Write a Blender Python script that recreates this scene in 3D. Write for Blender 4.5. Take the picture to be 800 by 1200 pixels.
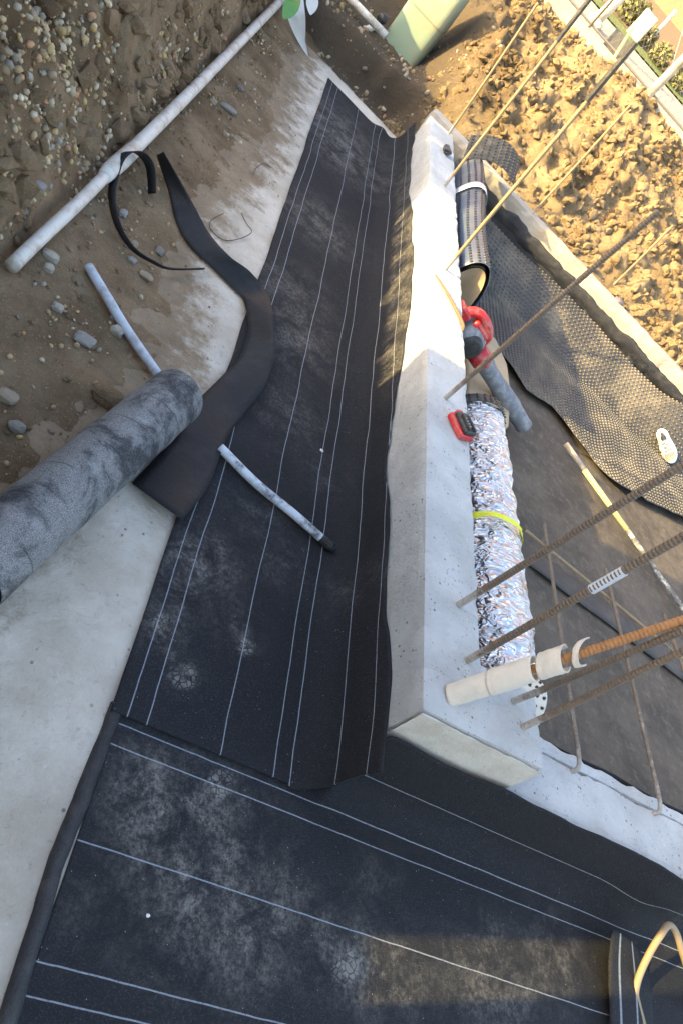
import bpy, bmesh, math, random
import numpy as np
from mathutils import Vector, Matrix, noise
R_ = math.radians
random.seed(7); rng = np.random.default_rng(7)
for o in list(bpy.data.objects): bpy.data.objects.remove(o)
SC = bpy.context.scene; COL = SC.collection

# ------------------------------------------------------------------ camera
CAMH, FPX = 1.7, 838.6
def _rot(a, b, c):
    s, k = math.sin, math.cos
    Rx = np.array([[1,0,0],[0,k(a),-s(a)],[0,s(a),k(a)]])
    Ry = np.array([[k(b),0,s(b)],[0,1,0],[-s(b),0,k(b)]])
    Rz = np.array([[k(c),-s(c),0],[s(c),k(c),0],[0,0,1]])
    return Rz @ Ry @ Rx
MC = _rot(2.27603761, -0.38819252, 0.54737751)          # world -> camera (x right, y down, z forward)
cam = bpy.data.cameras.new('camera'); camo = bpy.data.objects.new('camera', cam); COL.objects.link(camo)
cam.sensor_fit = 'VERTICAL'; cam.sensor_height = 36; cam.lens = FPX/1200*36
cam.clip_start = 0.02; cam.clip_end = 500
rm = Matrix(((MC[0,0], -MC[1,0], -MC[2,0]), (MC[0,1], -MC[1,1], -MC[2,1]), (MC[0,2], -MC[1,2], -MC[2,2])))
camo.matrix_world = Matrix.Translation((0,0,CAMH)) @ rm.to_4x4()
SC.camera = camo
# ------------------------------------------------------------------ sky, sun, exposure
SUN_AZ, SUN_EL = 12.0, 17.0        # direction the light travels (deg from +X towards +Y), height of the sun
world = bpy.data.worlds.new('World'); SC.world = world; world.use_nodes = True
wn = world.node_tree; wn.nodes.clear()
sky = wn.nodes.new('ShaderNodeTexSky'); sky.sky_type = 'NISHITA'; sky.sun_disc = False
sky.sun_elevation = R_(SUN_EL); sky.sun_rotation = R_(270 - SUN_AZ); sky.air_density = 1.0; sky.dust_density = 3.0; sky.ozone_density = 0.3
bg = wn.nodes.new('ShaderNodeBackground'); bg.inputs[1].default_value = 0.15
wo = wn.nodes.new('ShaderNodeOutputWorld')
wn.links.new(sky.outputs[0], bg.inputs[0]); wn.links.new(bg.outputs[0], wo.inputs[0])
sl = bpy.data.lights.new('sun', 'SUN'); sl.energy = 2.8; sl.angle = R_(0.55); sl.color = (1.0, 0.74, 0.30)
so = bpy.data.objects.new('sun', sl); COL.objects.link(so)
sd_ = Vector((math.cos(R_(SUN_AZ))*math.cos(R_(SUN_EL)), math.sin(R_(SUN_AZ))*math.cos(R_(SUN_EL)), -math.sin(R_(SUN_EL))))
so.rotation_euler = sd_.to_track_quat('-Z', 'Y').to_euler(); so.location = (-8, -2, 6)
SC.view_settings.view_transform = 'Standard'; SC.view_settings.look = 'None'
SC.view_settings.gamma = 1; SC.view_settings.exposure = 2.42

# ------------------------------------------------------------------ helpers: pixels to places
def ray(x, y): return MC.T @ np.array([x-400, y-600, FPX])
def W(x, y, z=0.0):
    d = ray(x, y); return np.array([0,0,CAMH]) + d*((z-CAMH)/d[2])
P0 = np.array([1.14, 6.2]); CU = np.array([.954, -.298]); CN = np.array([.298, .954])   # line of the far wall
def sd(x, y): q = np.array([x,y])-P0; return q@CU, q@CN
def at_sd(s, d): return P0 + CU*s + CN*d
def onD(x, y, D):
    d = ray(x, y); o = np.array([0,0,CAMH]); t = (D-((o[:2]-P0)@CN))/(d[:2]@CN); return o+d*t
def sstep(a, b, x):
    t = min(1, max(0, (x-a)/(b-a))); return t*t*(3-2*t)
def fb(x, y, z=0.0, sc=1.0, oct=4): return noise.fractal(Vector((x*sc, y*sc, z*sc)), 1.0, 2.0, oct)
# ------------------------------------------------------------------ helpers: meshes
def mk(name, v, f, m=None, parent=None, smooth=False, attrs=None, uv=None, loc=None):
    me = bpy.data.meshes.new(name); me.from_pydata([tuple(map(float, p)) for p in v], [], [tuple(q) for q in f])
    if smooth: me.shade_smooth()
    if attrs:
        for k, a in attrs.items():
            at = me.attributes.new(k, 'FLOAT', 'POINT'); at.data.foreach_set('value', np.asarray(a, dtype=np.float32))
    if uv is not None:
        l = me.uv_layers.new(name='UVMap'); idx = np.empty(len(me.loops), dtype=np.int32); me.loops.foreach_get('vertex_index', idx)
        l.data.foreach_set('uv', np.asarray(uv, dtype=np.float32)[idx].ravel())
    if m: me.materials.append(m)
    o = bpy.data.objects.new(name, me); COL.objects.link(o)
    if parent:
        o.parent = parent; o.matrix_parent_inverse = Matrix.Translation(-Vector(parent.location))
    return o
def thing(name, label, cat, loc=(0,0,0), group=None):
    o = bpy.data.objects.new(name, None); COL.objects.link(o); o.location = tuple(map(float, loc)); o.empty_display_size = .1
    return tag(o, label, cat, group)
def tag(o, label, cat, group=None):
    o['label'] = label; o['category'] = cat
    if group: o['group'] = group
    return o
def struct(o): o['kind'] = 'structure'; return o
def stuff(o): o['kind'] = 'stuff'; return o
def grid(nu, nv, fn):
    v = [fn(i/(nu-1), j/(nv-1)) for j in range(nv) for i in range(nu)]
    f = [(j*nu+i, j*nu+i+1, (j+1)*nu+i+1, (j+1)*nu+i) for j in range(nv-1) for i in range(nu-1)]
    return v, f
def solid(o, t, off=-1.0):
    md = o.modifiers.new('thickness', 'SOLIDIFY'); md.thickness = t; md.offset = off; return o
def bevel(o, w, n=2):
    md = o.modifiers.new('bevel', 'BEVEL'); md.width = w; md.segments = n; md.limit_method = 'ANGLE'; return o
def box(a, b):
    (x0,y0,z0),(x1,y1,z1) = a, b
    v = [(x0,y0,z0),(x1,y0,z0),(x1,y1,z0),(x0,y1,z0),(x0,y0,z1),(x1,y0,z1),(x1,y1,z1),(x0,y1,z1)]
    return v, [(0,3,2,1),(4,5,6,7),(0,1,5,4),(1,2,6,5),(2,3,7,6),(3,0,4,7)]
def join(*ms):
    V, F = [], []
    for v, f in ms:
        n = len(V); V += list(v); F += [tuple(i+n for i in q) for q in f]
    return V, F
def xf(m, M): return [tuple(M @ Vector(p)) for p in m[0]], m[1]
def spline(pts, n):
    pts = [np.array(p, float) for p in pts]; out = []
    P = [2*pts[0]-pts[1]]+pts+[2*pts[-1]-pts[-2]]
    for i in range(1, len(P)-2):
        for k in range(n):
            t = k/n; a,b,c,d = P[i-1],P[i],P[i+1],P[i+2]
            out.append(.5*((2*b)+(c-a)*t+(2*a-5*b+4*c-d)*t*t+(3*b-a-3*c+d)*t**3))
    out.append(pts[-1]); return out
def tube(path, r, n=10, cap=True, rfun=None):
    path = [np.array(p, float) for p in path]; V, F = [], []; up = None
    for i, p in enumerate(path):
        t = path[min(i+1, len(path)-1)]-path[max(i-1, 0)]; t = t/np.linalg.norm(t)
        if up is None:
            up = np.cross(t, [0,0,1.]); 
            if np.linalg.norm(up) < 1e-3: up = np.cross(t, [0,1.,0])
        up = up-(up@t)*t; up /= np.linalg.norm(up); w = np.cross(t, up)
        rr = rfun(i) if rfun else r
        for k in range(n):
            a = 2*math.pi*k/n; V.append(p+rr*(math.cos(a)*up+math.sin(a)*w))
    for i in range(len(path)-1):
        for k in range(n): F.append((i*n+k, i*n+(k+1)%n, (i+1)*n+(k+1)%n, (i+1)*n+k))
    if cap: F.append(tuple(range(n))[::-1]); F.append(tuple((len(path)-1)*n+k for k in range(n)))
    return V, F
def ribbon(pairs, m, name, parent=None, sub=6, across=5, t=.004, bulge=0.0, uv=False):
    L = spline([p[0] for p in pairs], sub); Rr = spline([p[1] for p in pairs], sub)
    V, uvs = [], []; n = len(L)
    for i in range(n):
        for k in range(across):
            a = k/(across-1); p = L[i]*(1-a)+Rr[i]*a; p = p+np.array([0,0,bulge*math.sin(math.pi*a)]); V.append(p); uvs.append((a, i/(n-1)))
    F = [(i*across+k, i*across+k+1, (i+1)*across+k+1, (i+1)*across+k) for i in range(n-1) for k in range(across-1)]
    o = mk(name, V, F, m, parent, smooth=True, uv=uvs); solid(o, t, 0); return o
def rough_box(a, b, step, amp, seed=0, edge=.008, inner=()):
    """a box with subdivided, slightly uneven faces and broken edges"""
    bm = bmesh.new(); a = np.array(a, float); b = np.array(b, float)
    n = [max(1, int(round((b[i]-a[i])/step))) for i in range(3)]; idx = {}
    def vert(i, j, k):
        key = (i,j,k)
        if key not in idx:
            p = a+(b-a)*np.array([i/n[0], j/n[1], k/n[2]])
            q = p.copy(); ijk = (i,j,k); ext = [ijk[c] in (0, n[c]) and (c, 0 if ijk[c] == 0 else 1) not in inner for c in range(3)]
            s = [(-1 if i==0 else 1), (-1 if j==0 else 1), (-1 if k==0 else 1)]
            nz = fb(*(p*7+seed), oct=4)*amp; ne = (.4+.9*abs(fb(*(p*14+seed+9), oct=3)))*edge
            for c in range(3):
                if ext[c]: q[c] += s[c]*(nz - (ne if sum(ext) > 1 else 0))
            idx[key] = bm.verts.new(q)
        return idx[key]
    for c in range(3):
        u, w = [(1,2),(0,2),(0,1)][c]
        for e in (0, n[c]):
            for i in range(n[u]):
                for j in range(n[w]):
                    def g(ii, jj):
                        k = [0,0,0]; k[c] = e; k[u] = ii; k[w] = jj; return vert(*k)
                    bm.faces.new([g(i,j), g(i+1,j), g(i+1,j+1), g(i,j+1)])
    bmesh.ops.recalc_face_normals(bm, faces=bm.faces)
    bm.verts.index_update()
    v = [tuple(x.co) for x in bm.verts]; f = [tuple(x.index for x in q.verts) for q in bm.faces]; bm.free(); return v, f

# ------------------------------------------------------------------ materials
class N:
    def __init__(s, name, rough=.8, metal=0.0, spec=.5):
        s.m = bpy.data.materials.new(name); s.m.use_nodes = True; s.t = s.m.node_tree; s.b = s.t.nodes['Principled BSDF']
        s.b.inputs['Roughness'].default_value = rough; s.b.inputs['Metallic'].default_value = metal; s.b.inputs['Specular IOR Level'].default_value = spec
        s.tc = s.t.nodes.new('ShaderNodeTexCoord')
    def n(s, ty): return s.t.nodes.new('ShaderNode'+ty)
    def ln(s, a, b): s.t.links.new(a, b)
    def setv(s, sock, v):
        if hasattr(v, 'is_output'): s.ln(v, sock)
        elif isinstance(v, (tuple, list)) and len(v) == 3 and sock.type == 'RGBA': sock.default_value = (*v, 1)
        else: sock.default_value = v
    def map(s, scale=(1,1,1), co=None):
        k = s.n('Mapping'); k.inputs['Scale'].default_value = scale; s.ln(co or s.tc.outputs['Object'], k.inputs[0]); return k.outputs[0]
    def noise(s, sc, det=6, rough=.6, dist=0, co=None):
        k = s.n('TexNoise'); k.inputs['Scale'].default_value = sc; k.inputs['Detail'].default_value = det; k.inputs['Roughness'].default_value = rough; k.inputs['Distortion'].default_value = dist
        s.ln(co or s.tc.outputs['Object'], k.inputs['Vector']); return k.outputs[0]
    def vor(s, sc, feat='F1', out=0, co=None, rnd=1):
        k = s.n('TexVoronoi'); k.feature = feat; k.inputs['Scale'].default_value = sc; k.inputs['Randomness'].default_value = rnd
        s.ln(co or s.tc.outputs['Object'], k.inputs['Vector']); return k.outputs[out]
    def ramp(s, f, a, b, c0=0.0, c1=1.0):
        k = s.n('MapRange'); k.interpolation_type = 'SMOOTHSTEP'
        for i, v in enumerate((f, a, b, c0, c1)): s.setv(k.inputs[i], v)
        return k.outputs[0]
    def mth(s, op, a, b=0.0):
        k = s.n('Math'); k.operation = op; s.setv(k.inputs[0], a); s.setv(k.inputs[1], b); return k.outputs[0]
    def mix(s, f, a, b, mode='MIX'):
        k = s.n('Mix'); k.data_type = 'RGBA'; k.blend_type = mode; s.setv(k.inputs[0], f); s.setv(k.inputs[6], a); s.setv(k.inputs[7], b); return k.outputs[2]
    def attr(s, nm):
        k = s.n('Attribute'); k.attribute_name = nm; return k.outputs['Fac']
    def attrc(s, nm):
        k = s.n('Attribute'); k.attribute_name = nm; return k.outputs['Color']
    def uv(s):
        k = s.n('SeparateXYZ'); s.ln(s.tc.outputs['UV'], k.inputs[0]); return k.outputs[0], k.outputs[1]
    def xyz(s):
        k = s.n('SeparateXYZ'); s.ln(s.tc.outputs['Object'], k.inputs[0]); return k.outputs
    def bump(s, h, dist=.01, st=1.0, prev=None):
        k = s.n('Bump'); k.inputs['Strength'].default_value = st; k.inputs['Distance'].default_value = dist; s.ln(h, k.inputs['Height'])
        if prev: s.ln(prev, k.inputs['Normal'])
        s.ln(k.outputs[0], s.b.inputs['Normal']); return k.outputs[0]
    def base(s, c): s.setv(s.b.inputs['Base Color'], c); return s
    def rough(s, c): s.setv(s.b.inputs['Roughness'], c); return s

def m_plain(name, c, rough=.7, var=.15, sc=12, metal=0.0, dirt=None, dirtamt=.5, bump=.002, spec=.5):
    k = N(name, rough, metal, spec); nz = k.noise(sc, 6)
    col = k.mix(nz, tuple(x*(1-var) for x in c), tuple(min(1, x*(1+var)) for x in c))
    if dirt: col = k.mix(k.mth('MULTIPLY', k.ramp(k.noise(sc*.6, 8, .7), .45, .65), dirtamt), col, dirt)
    k.base(col); k.bump(k.noise(sc*6, 4), bump, .6); return k.m

def m_membrane(name, lines, base=(.0150,.0158,.0195), lw=.0026):
    k = N(name, .78, spec=.22); u, v = k.uv()
    fine = k.noise(230, 3, .6); wob = k.noise(7, 4, .6)
    grain = k.ramp(fine, .50, .72, 0, 1)
    spk = k.ramp(k.vor(70), .10, .05); spk = k.mth('MULTIPLY', spk, k.ramp(k.noise(31, 3), .54, .60))
    col = k.mix(grain, base, tuple(x*3.2 for x in base))
    col = k.mix(k.ramp(k.noise(1.7, 3), .3, .75, 0, .6), col, (.018,.018,.020))
    # faint dusty scuffs everywhere, stronger where walked on and on the sun-brightened upturn
    d = k.mth('MULTIPLY', k.attr('dust_and_lit'), k.ramp(k.noise(9, 9, .72, .4), .36, .68))
    d = k.mth('MULTIPLY', d, k.ramp(k.noise(75, 6, .78), .36, .66, .12, 1.35))
    d = k.mth('ADD', d, k.ramp(k.noise(3.2, 8, .75, .6), .60, .82, 0, .22))
    cell = k.ramp(k.vor(58, 'DISTANCE_TO_EDGE', 0), .04, .12)
    d = k.mth('ADD', d, k.mth('MULTIPLY', k.mth('MULTIPLY', k.attr('tread'), cell), k.ramp(k.noise(25, 4), .35, .6)))
    d = k.mth('MINIMUM', k.mth('MULTIPLY', d, .62), .8)
    col = k.mix(d, col, (.27,.25,.225))
    col = k.mix(k.mth('MULTIPLY', spk, .75), col, (.5,.48,.44))
    L = None; uu = k.mth('ADD', u, k.mth('MULTIPLY', k.mth('SUBTRACT', wob, .5), .006))
    for x in lines:
        q = k.ramp(k.mth('ABSOLUTE', k.mth('SUBTRACT', uu, x)), lw*.45, lw*.8, 1, 0); L = q if L is None else k.mth('MAXIMUM', L, q)
    L = k.mth('MULTIPLY', L, k.ramp(k.noise(160, 3, .7), .3, .5, .45, 1))
    col = k.mix(k.mth('MULTIPLY', L, .62), col, (.40,.44,.50)); k.base(col)
    k.bump(fine, .006, .8, k.bump(k.noise(22, 4), .01, .5)); return k.m
LA = [.045,.100,.320,.490,.545,.685,.815]
M_memA = m_membrane('bitumen membrane', LA)
M_memB = m_membrane('bitumen membrane lower', [.05,.108,.345,.575,.63,.765])
M_strip = m_plain('membrane strip', (.014,.014,.016), .6, .3, 8, dirt=(.045,.044,.045), dirtamt=.35, bump=.004, spec=.3)
M_tar = m_plain('bitumen edge', (.014,.014,.017), .38, .3, 30, dirt=(.08,.075,.07), dirtamt=.3, bump=.01)

def m_slab():
    k = N('footing concrete', .9, spec=.25)
    c = k.mix(k.ramp(k.noise(3, 8, .65), .3, .7), (.48,.41,.325), (.70,.63,.54))
    c = k.mix(k.ramp(k.noise(16, 8, .7), .55, .75, 0, .55), c, (.41,.355,.28))
    c = k.mix(k.ramp(k.noise(6.5, 6, .6), .66, .74, 0, .7), c, (.20,.18,.15))
    c = k.mix(k.mth('MULTIPLY', k.ramp(k.vor(26), .16, .09), k.ramp(k.noise(9, 4), .52, .62, 0, .8)), c, (.15,.13,.105)); c = k.mix(k.mth('MULTIPLY', k.ramp(k.noise(45, 6, .75), .56, .70), .5), c, (.30,.25,.19)); c = k.mix(k.ramp(k.noise(28, 9, .75), .60, .72, 0, .6), c, (.72,.68,.60))
    dm = k.ramp(k.mth('ADD', k.attr('soil'), k.mth('MULTIPLY', k.mth('SUBTRACT', k.noise(7, 9, .72), .5), 1.6)), .35, .75, 0, .92)
    c = k.mix(dm, c, k.mix(k.ramp(k.noise(4, 10, .7), .3, .7), (.18,.122,.07), (.33,.237,.147)))
    k.base(c); k.bump(k.noise(60, 7, .75), .012, .8, k.bump(k.noise(9, 5), .03, .6)); return k.m
M_slab = m_slab()
def m_white():
    k = N('whitewashed concrete', .85, spec=.3)
    c = k.mix(k.ramp(k.noise(5, 6, .6), .3, .7), (.50,.505,.50), (.64,.645,.64))
    c = k.mix(k.ramp(k.noise(2.2, 8, .7, .5), .55, .72, 0, .55), c, (.42,.385,.32))
    c = k.mix(k.ramp(k.noise(24, 8, .7), .64, .76, 0, .7), c, (.27,.255,.23))
    c = k.mix(k.mth('MULTIPLY', k.ramp(k.vor(34), .20, .10), k.ramp(k.noise(11, 4), .50, .58, 0, .85)), c, (.11,.105,.10)); c = k.mix(k.mth('MULTIPLY', k.ramp(k.vor(75), .26, .12), k.ramp(k.noise(17, 4), .50, .58, 0, .7)), c, (.16,.15,.14)); c = k.mix(k.ramp(k.noise(1, 7, .7, .4, k.map((5,28,28))), .56, .72, 0, .35), c, (.33,.31,.28))
    st = k.ramp(k.noise(1, 5, .7, 0, k.map((60,6,6))), .62, .75, 0, .4); c = k.mix(st, c, (.30,.28,.25))
    k.base(c); k.bump(k.noise(70, 7, .75), .016, .9, k.bump(k.noise(12, 6), .03, .7)); return k.m
M_white = m_white()
def m_sandy():
    k = N('sandy cast concrete', .92, spec=.2)
    c = k.mix(k.ramp(k.noise(8, 8, .65), .3, .7), (.46,.42,.35), (.60,.57,.50))
    c = k.mix(k.ramp(k.vor(42), .11, .05, 0, .7), c, (.20,.18,.15)); k.base(c); k.bump(k.noise(60, 6, .7), .006, .7); return k.m
M_sandy = m_sandy()
def m_soil(name, a, b, dk, sc=1.0, dark_soil=None):
    k = N(name, 1.0, spec=.1)
    c = k.mix(k.ramp(k.noise(4*sc, 10, .7), .3, .7), a, b)
    c = k.mix(k.ramp(k.noise(1.1*sc, 6, .6), .48, .68, 0, .8), c, dk)
    c = k.mix(k.ramp(k.vor(75*sc), .24, .1, 0, .45), c, tuple(min(1, x*1.7) for x in b))
    if dark_soil: c = k.mix(k.attr('dark_soil'), c, dark_soil)
    k.base(c); k.bump(k.noise(38*sc, 9, .75), .03, .8, k.bump(k.noise(9*sc, 8, .7), .05, .7)); return k.m
M_bank = m_soil('bank earth', (.20,.135,.078), (.37,.265,.165), (.135,.088,.05))
M_berm = m_soil('clay earth', (.20,.14,.075), (.34,.25,.145), (.13,.088,.045), .9, dark_soil=(.11,.085,.06))
def m_attrcol(name, rough=.75):
    k = N(name, rough); k.base(k.mix(k.ramp(k.noise(60, 5), .3, .75, 0, .35), k.attrc('col'), (.12,.095,.065))); k.bump(k.noise(120, 4), .002, .5); return k.m
M_gravel = m_attrcol('mixed gravel')
def m_rust(name, rust, amt):
    k = N(name, .75); c = k.mix(k.noise(40, 6, .7), tuple(x*.5 for x in rust), tuple(min(1, x*1.6) for x in rust))
    c = k.mix(k.ramp(k.mth('ADD', k.attr('cem'), k.mth('MULTIPLY', k.mth('SUBTRACT', k.noise(26, 6, .7), .5), 1.1)), .35, .7, 0, amt), c, (.36,.34,.31))
    k.base(c); k.bump(k.noise(200, 4), .001, .8); return k.m
M_rebar = m_rust('weathered rebar', (.13,.10,.075), .9)
M_rust = m_rust('rusty rebar', (.30,.145,.055), .35)
M_tan = m_rust('dusty rebar', (.24,.175,.10), .8)
M_pvc = m_plain('white pvc', (.66,.625,.56), .45, .06, 14, dirt=(.34,.27,.19), dirtamt=.75)
M_pvcb = m_plain('grey blue pvc', (.52,.57,.64), .5, .12, 25, dirt=(.25,.22,.19), dirtamt=.6)
M_card = m_plain('beige foam tube', (.62,.565,.48), .8, .08, 30, dirt=(.40,.35,.28), dirtamt=.35)
def m_felt():
    k = N('slate faced felt', .95, spec=.2); c = k.mix(k.ramp(k.noise(420, 3, .7), .36, .68), (.10,.099,.098), (.37,.36,.345))
    c = k.mix(k.ramp(k.noise(5.5, 9, .72, .5), .46, .62, 0, .85), c, k.mix(k.ramp(k.noise(260, 2), .45, .7), (.022,.022,.025), (.09,.09,.095)))
    c = k.mix(k.ramp(k.noise(11, 8, .7), .52, .75, 0, .5), c, (.40,.40,.40))
    u, v = k.uv(); seam = k.ramp(k.mth('ABSOLUTE', k.mth('SUBTRACT', k.mth('FRACT', k.mth('ADD', k.mth('MULTIPLY', v, 7), k.mth('MULTIPLY', u, .6))), .5)), .0, .03, .6, 0)
    seam = k.mth('MULTIPLY', seam, k.ramp(k.noise(5, 3), .4, .55)); c = k.mix(seam, c, (.03,.03,.032))
    k.base(c); k.bump(k.noise(300, 3), .002, .8, k.bump(k.noise(10, 5), .01, .5)); return k.m
M_felt = m_felt()
M_dimple = m_plain('blue-sheen dimple sheet', (.05,.07,.125), .35, .25, 5, dirt=(.12,.12,.12), dirtamt=.5, bump=.0008)  # blue sky reflection on black plastic is put into the base colour
M_dimpled = m_plain('dusty dimple sheet', (.055,.052,.05), .5, .3, 3, dirt=(.17,.145,.11), dirtamt=.85, bump=.0008)
def m_floor():
    k = N('dusty floor membrane', .8, spec=.3)
    c = k.mix(k.ramp(k.noise(3, 9, .7), .3, .7), (.058,.048,.038), (.12,.098,.075))
    c = k.mix(k.ramp(k.noise(18, 9, .78), .48, .66, 0, .6), c, (.17,.14,.105)); c = k.mix(k.ramp(k.noise(34, 6, .75), .58, .68, 0, .6), c, (.03,.026,.022))
    c = k.mix(k.ramp(k.noise(7, 9, .75), .58, .72, 0, .5), c, (.26,.22,.17))
    k.base(c); k.bump(k.noise(45, 7, .75), .006, .9, k.bump(k.noise(6, 6), .03, .6)); return k.m
M_floor = m_floor()
def m_foil():
    k = N('bubble foil', .30, 1.0); k.base(k.mix(k.noise(6, 4), (.62,.64,.68), (.85,.86,.88)))
    rd = k.mth('ABSOLUTE', k.mth('SUBTRACT', k.noise(1, 2.5, .5, 1.2, k.map((9,22,13))), .5)); k.bump(rd, .11, .9, k.bump(k.vor(60), .003, .4)); return k.m
M_foil = m_foil()
M_tapey = m_plain('yellow tape', (.72,.72,.03), .4, .08)
M_tapes = m_plain('silver tape', (.75,.77,.80), .3, .06, metal=.4)
M_board = m_plain('beige board', (.42,.315,.195), .85, .15, 10, dirt=(.30,.24,.17), dirtamt=.5)
M_red = m_plain('red plastic', (.50,.018,.022), .4, .15, 30, dirt=(.42,.30,.26), dirtamt=.45)
M_grey = m_plain('dusty grey plastic', (.15,.16,.18), .6, .2, 22, dirt=(.36,.36,.37), dirtamt=.6)
M_black = m_plain('black plastic', (.025,.025,.027), .45, .2, 30, dirt=(.14,.13,.12), dirtamt=.3)
M_steel = m_plain('bright metal', (.5,.5,.5), .35, .1, metal=.9)
M_yellow = m_plain('yellow painted stick', (.72,.60,.22), .6, .1, 30, dirt=(.35,.28,.15), dirtamt=.5)
M_wood = m_plain('grey weathered wood', (.33,.28,.22), .8, .25, 18)
M_tank = m_plain('green tank plastic', (.23,.31,.22), .6, .12, 4, dirt=(.30,.25,.16), dirtamt=.6)
M_kerb = m_plain('pale concrete', (.40,.355,.30), .9, .14, 6, dirt=(.36,.28,.18), dirtamt=.6, bump=.01)
M_pave = m_plain('pale pavement', (.34,.32,.28), .9, .08, 5, dirt=(.42,.37,.29), dirtamt=.3)
M_dark = m_plain('dark panel', (.10,.10,.10), .7)
M_wire = m_plain('galvanised wire', (.22,.20,.17), .5, .1, metal=.6)
M_shoe = m_plain('white shoe', (.78,.77,.72), .6, .04, 30)
M_shoeg = m_plain('grey toe', (.32,.30,.26), .8, .1, 30)
M_leaf = m_plain('leaf', (.10,.26,.05), .5, .2, 20)
M_weed = m_plain('dry weeds', (.16,.16,.06), .8, .3, 20)
M_petal = m_plain('pale torn plastic', (.72,.70,.66), .7, .08)
M_lawn = m_plain('verge', (.13,.17,.05), .95, .4, 30, bump=.03)
M_cable = m_plain('tan hose', (.27,.205,.125), .6, .12, 40, dirt=(.25,.2,.14), dirtamt=.5)
M_house = m_plain('terracotta paint', (.36,.20,.12), .9, .1, 3)
M_hoard = m_plain('hoarding timber', (.17,.11,.06), .85, .2, 8)

# ================================================================== THE SETTING
ZF = -0.10                                           # floor inside the walls
# footing slab, outside of the walls
def xp(y): return -.365+(y-2)*.033                   # line of the white pipe at the foot of the bank
def soil_w(y): return .34+.22*math.exp(-((y-2.15)/.55)**2)+.10*math.exp(-((y-4.6)/.9)**2)
def slab_far(x): return P0[1]+(.34-CN[0]*(x-P0[0]))/CN[1]
v, f = grid(70, 230, lambda a, b: (lambda x: (x, (-2.2+(slab_far(x)+2.2)*b), 0.0))(-.75+a*2.2))
soilA = []
vv = []
for (x, y, z) in v:
    e = xp(y)+soil_w(y)
    far = sstep(.9, 0, slab_far(x)-y)*.2*sstep(.5, -.1, x)
    soilA.append(max(0, min(1, 1.0-(x-e+.06)/.50+far)) if y > .4 else 0.0)
    vv.append((x, y, z+.0025*fb(x, y, 0, 3, 3)))
for i in range(len(vv)):                              # broken far edge
    if i >= len(vv)-70: vv[i] = (vv[i][0], vv[i][1]+.03*fb(vv[i][0]*9, 0, 3), vv[i][2])
slab = struct(solid(mk('footing_slab', vv, f, M_slab, smooth=True, attrs={'soil': soilA}), .18))

v, f = grid(60, 30, lambda a, b: (1.4505+a*5.5, -2.2+b*3.3, .0025*fb(a*5, b*3, 0, 3, 3)-.001))
struct(solid(mk('footing_slab', v, f, M_slab, smooth=True, attrs={'soil': [0.0]*len(v)}), .18))
v, f = grid(30, 30, lambda a, b: (-9+a*60, -45+b*62, -.21+.01*fb(a*40, b*40, 0)))
struct(mk('earth_ground', v, f, M_bank))
# earth bank on the left
def crest(y):
    c = .84
    c += .0*y
    c += .30*sstep(4.05, 4.30, y)
    return c
def bank_h(x, y):
    p = xp(y); n1 = fb(x, y, 1.3, 2.2, 5); n2 = noise.ridged_multi_fractal(Vector((x*3.4, y*3.4, 5.0)), 1.0, 2.1, 4, 1.0, 2.0)
    if x > p-.03:
        w = soil_w(y); base = .055*(1-(x-p)/w) ; 
        return base+.018*n1*sstep(0, .15, w-(x-p)+.1)+.012*fb(x, y, 3, 9, 3)-.004
    t = (p-.03-x); c = crest(y)
    slope = c*(1-math.exp(-t*2.6)) if t < .75 else c*(1-math.exp(-.75*2.6))+(t-.75)*.02
    n4 = noise.turbulence(Vector((x*7, y*7, 2.0)), 4, False); lump = sstep(0, .10, t)*(.09*n1+.115*(n2-1.0)*(.6+.4*fb(x,y,9,1.1,2))+.075*(n4-.5))*(1-.75*sstep(.55, .85, t))
    return .055+slope+lump+.016*fb(x, y, 7, 12, 4)
xs = list(np.arange(.42, -1.25, -.02))+list(np.arange(-1.3, -9, -.45))
ys = list(np.arange(-6, .8, .35))+list(np.arange(.8, 5, .022))+list(np.arange(5, 8, .045))+list(np.arange(8.1, 16, .4))
nx, ny = len(xs), len(ys)
V = [(x, y, bank_h(x, y)) for y in ys for x in xs]
F = [(j*nx+i, (j+1)*nx+i, (j+1)*nx+i+1, j*nx+i+1) for j in range(ny-1) for i in range(nx-1)]
struct(mk('earth_bank', V, F, M_bank, smooth=True))

# far ground: dark cutting behind the slab, clay heap behind the far wall, rising to the street
def berm_h(s, d):
    x, y = at_sd(s, d)
    n1 = fb(x, y, 2.2, 1.5, 5); n2 = noise.ridged_multi_fractal(Vector((x*2.6, y*2.6, 8.0)), 1.0, 2.1, 5, 1.0, 2.0)-1.0
    n3 = fb(x, y, 4.4, 7, 4)
    top = float(np.interp(s, [-1,-.1,.6,1.3,2.0,3.5], [1.22,1.27,1.31,1.42,1.29,1.25]))
    clay = .37+(top-.37)*min(1, max(0, (d-.2)/2.45))**.9
    n5 = noise.turbulence(Vector((x*6, y*6, 3.0)), 5, False)-.5; n6 = noise.turbulence(Vector((x*15, y*15, 1.0)), 3, True)-.35; clay += (.12*n1+.09*n2+.06*n3+.05*n5+.04*n6)*sstep(.18, .6, d)*(.25+.75*sstep(2.9, 2.3, d))
    edge = .62+.20*sstep(-1.0, -.2, s)+.07*fb(s, 0, 1, 3, 3)
    cut = -.05+.02*n3+.30*sstep(edge-.05, edge+.06, d)+.22*sstep(edge+.3, 3.0, d)+.03*n1
    k = sstep(-.35, .25, s+.42*(d-.7)+.1*n1)
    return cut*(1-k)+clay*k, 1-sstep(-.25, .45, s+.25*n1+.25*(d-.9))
ss = list(np.arange(-3.4, -1.3, .15))+list(np.arange(-1.3, 3.2, .028))+list(np.arange(3.2, 9, .3))
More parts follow.
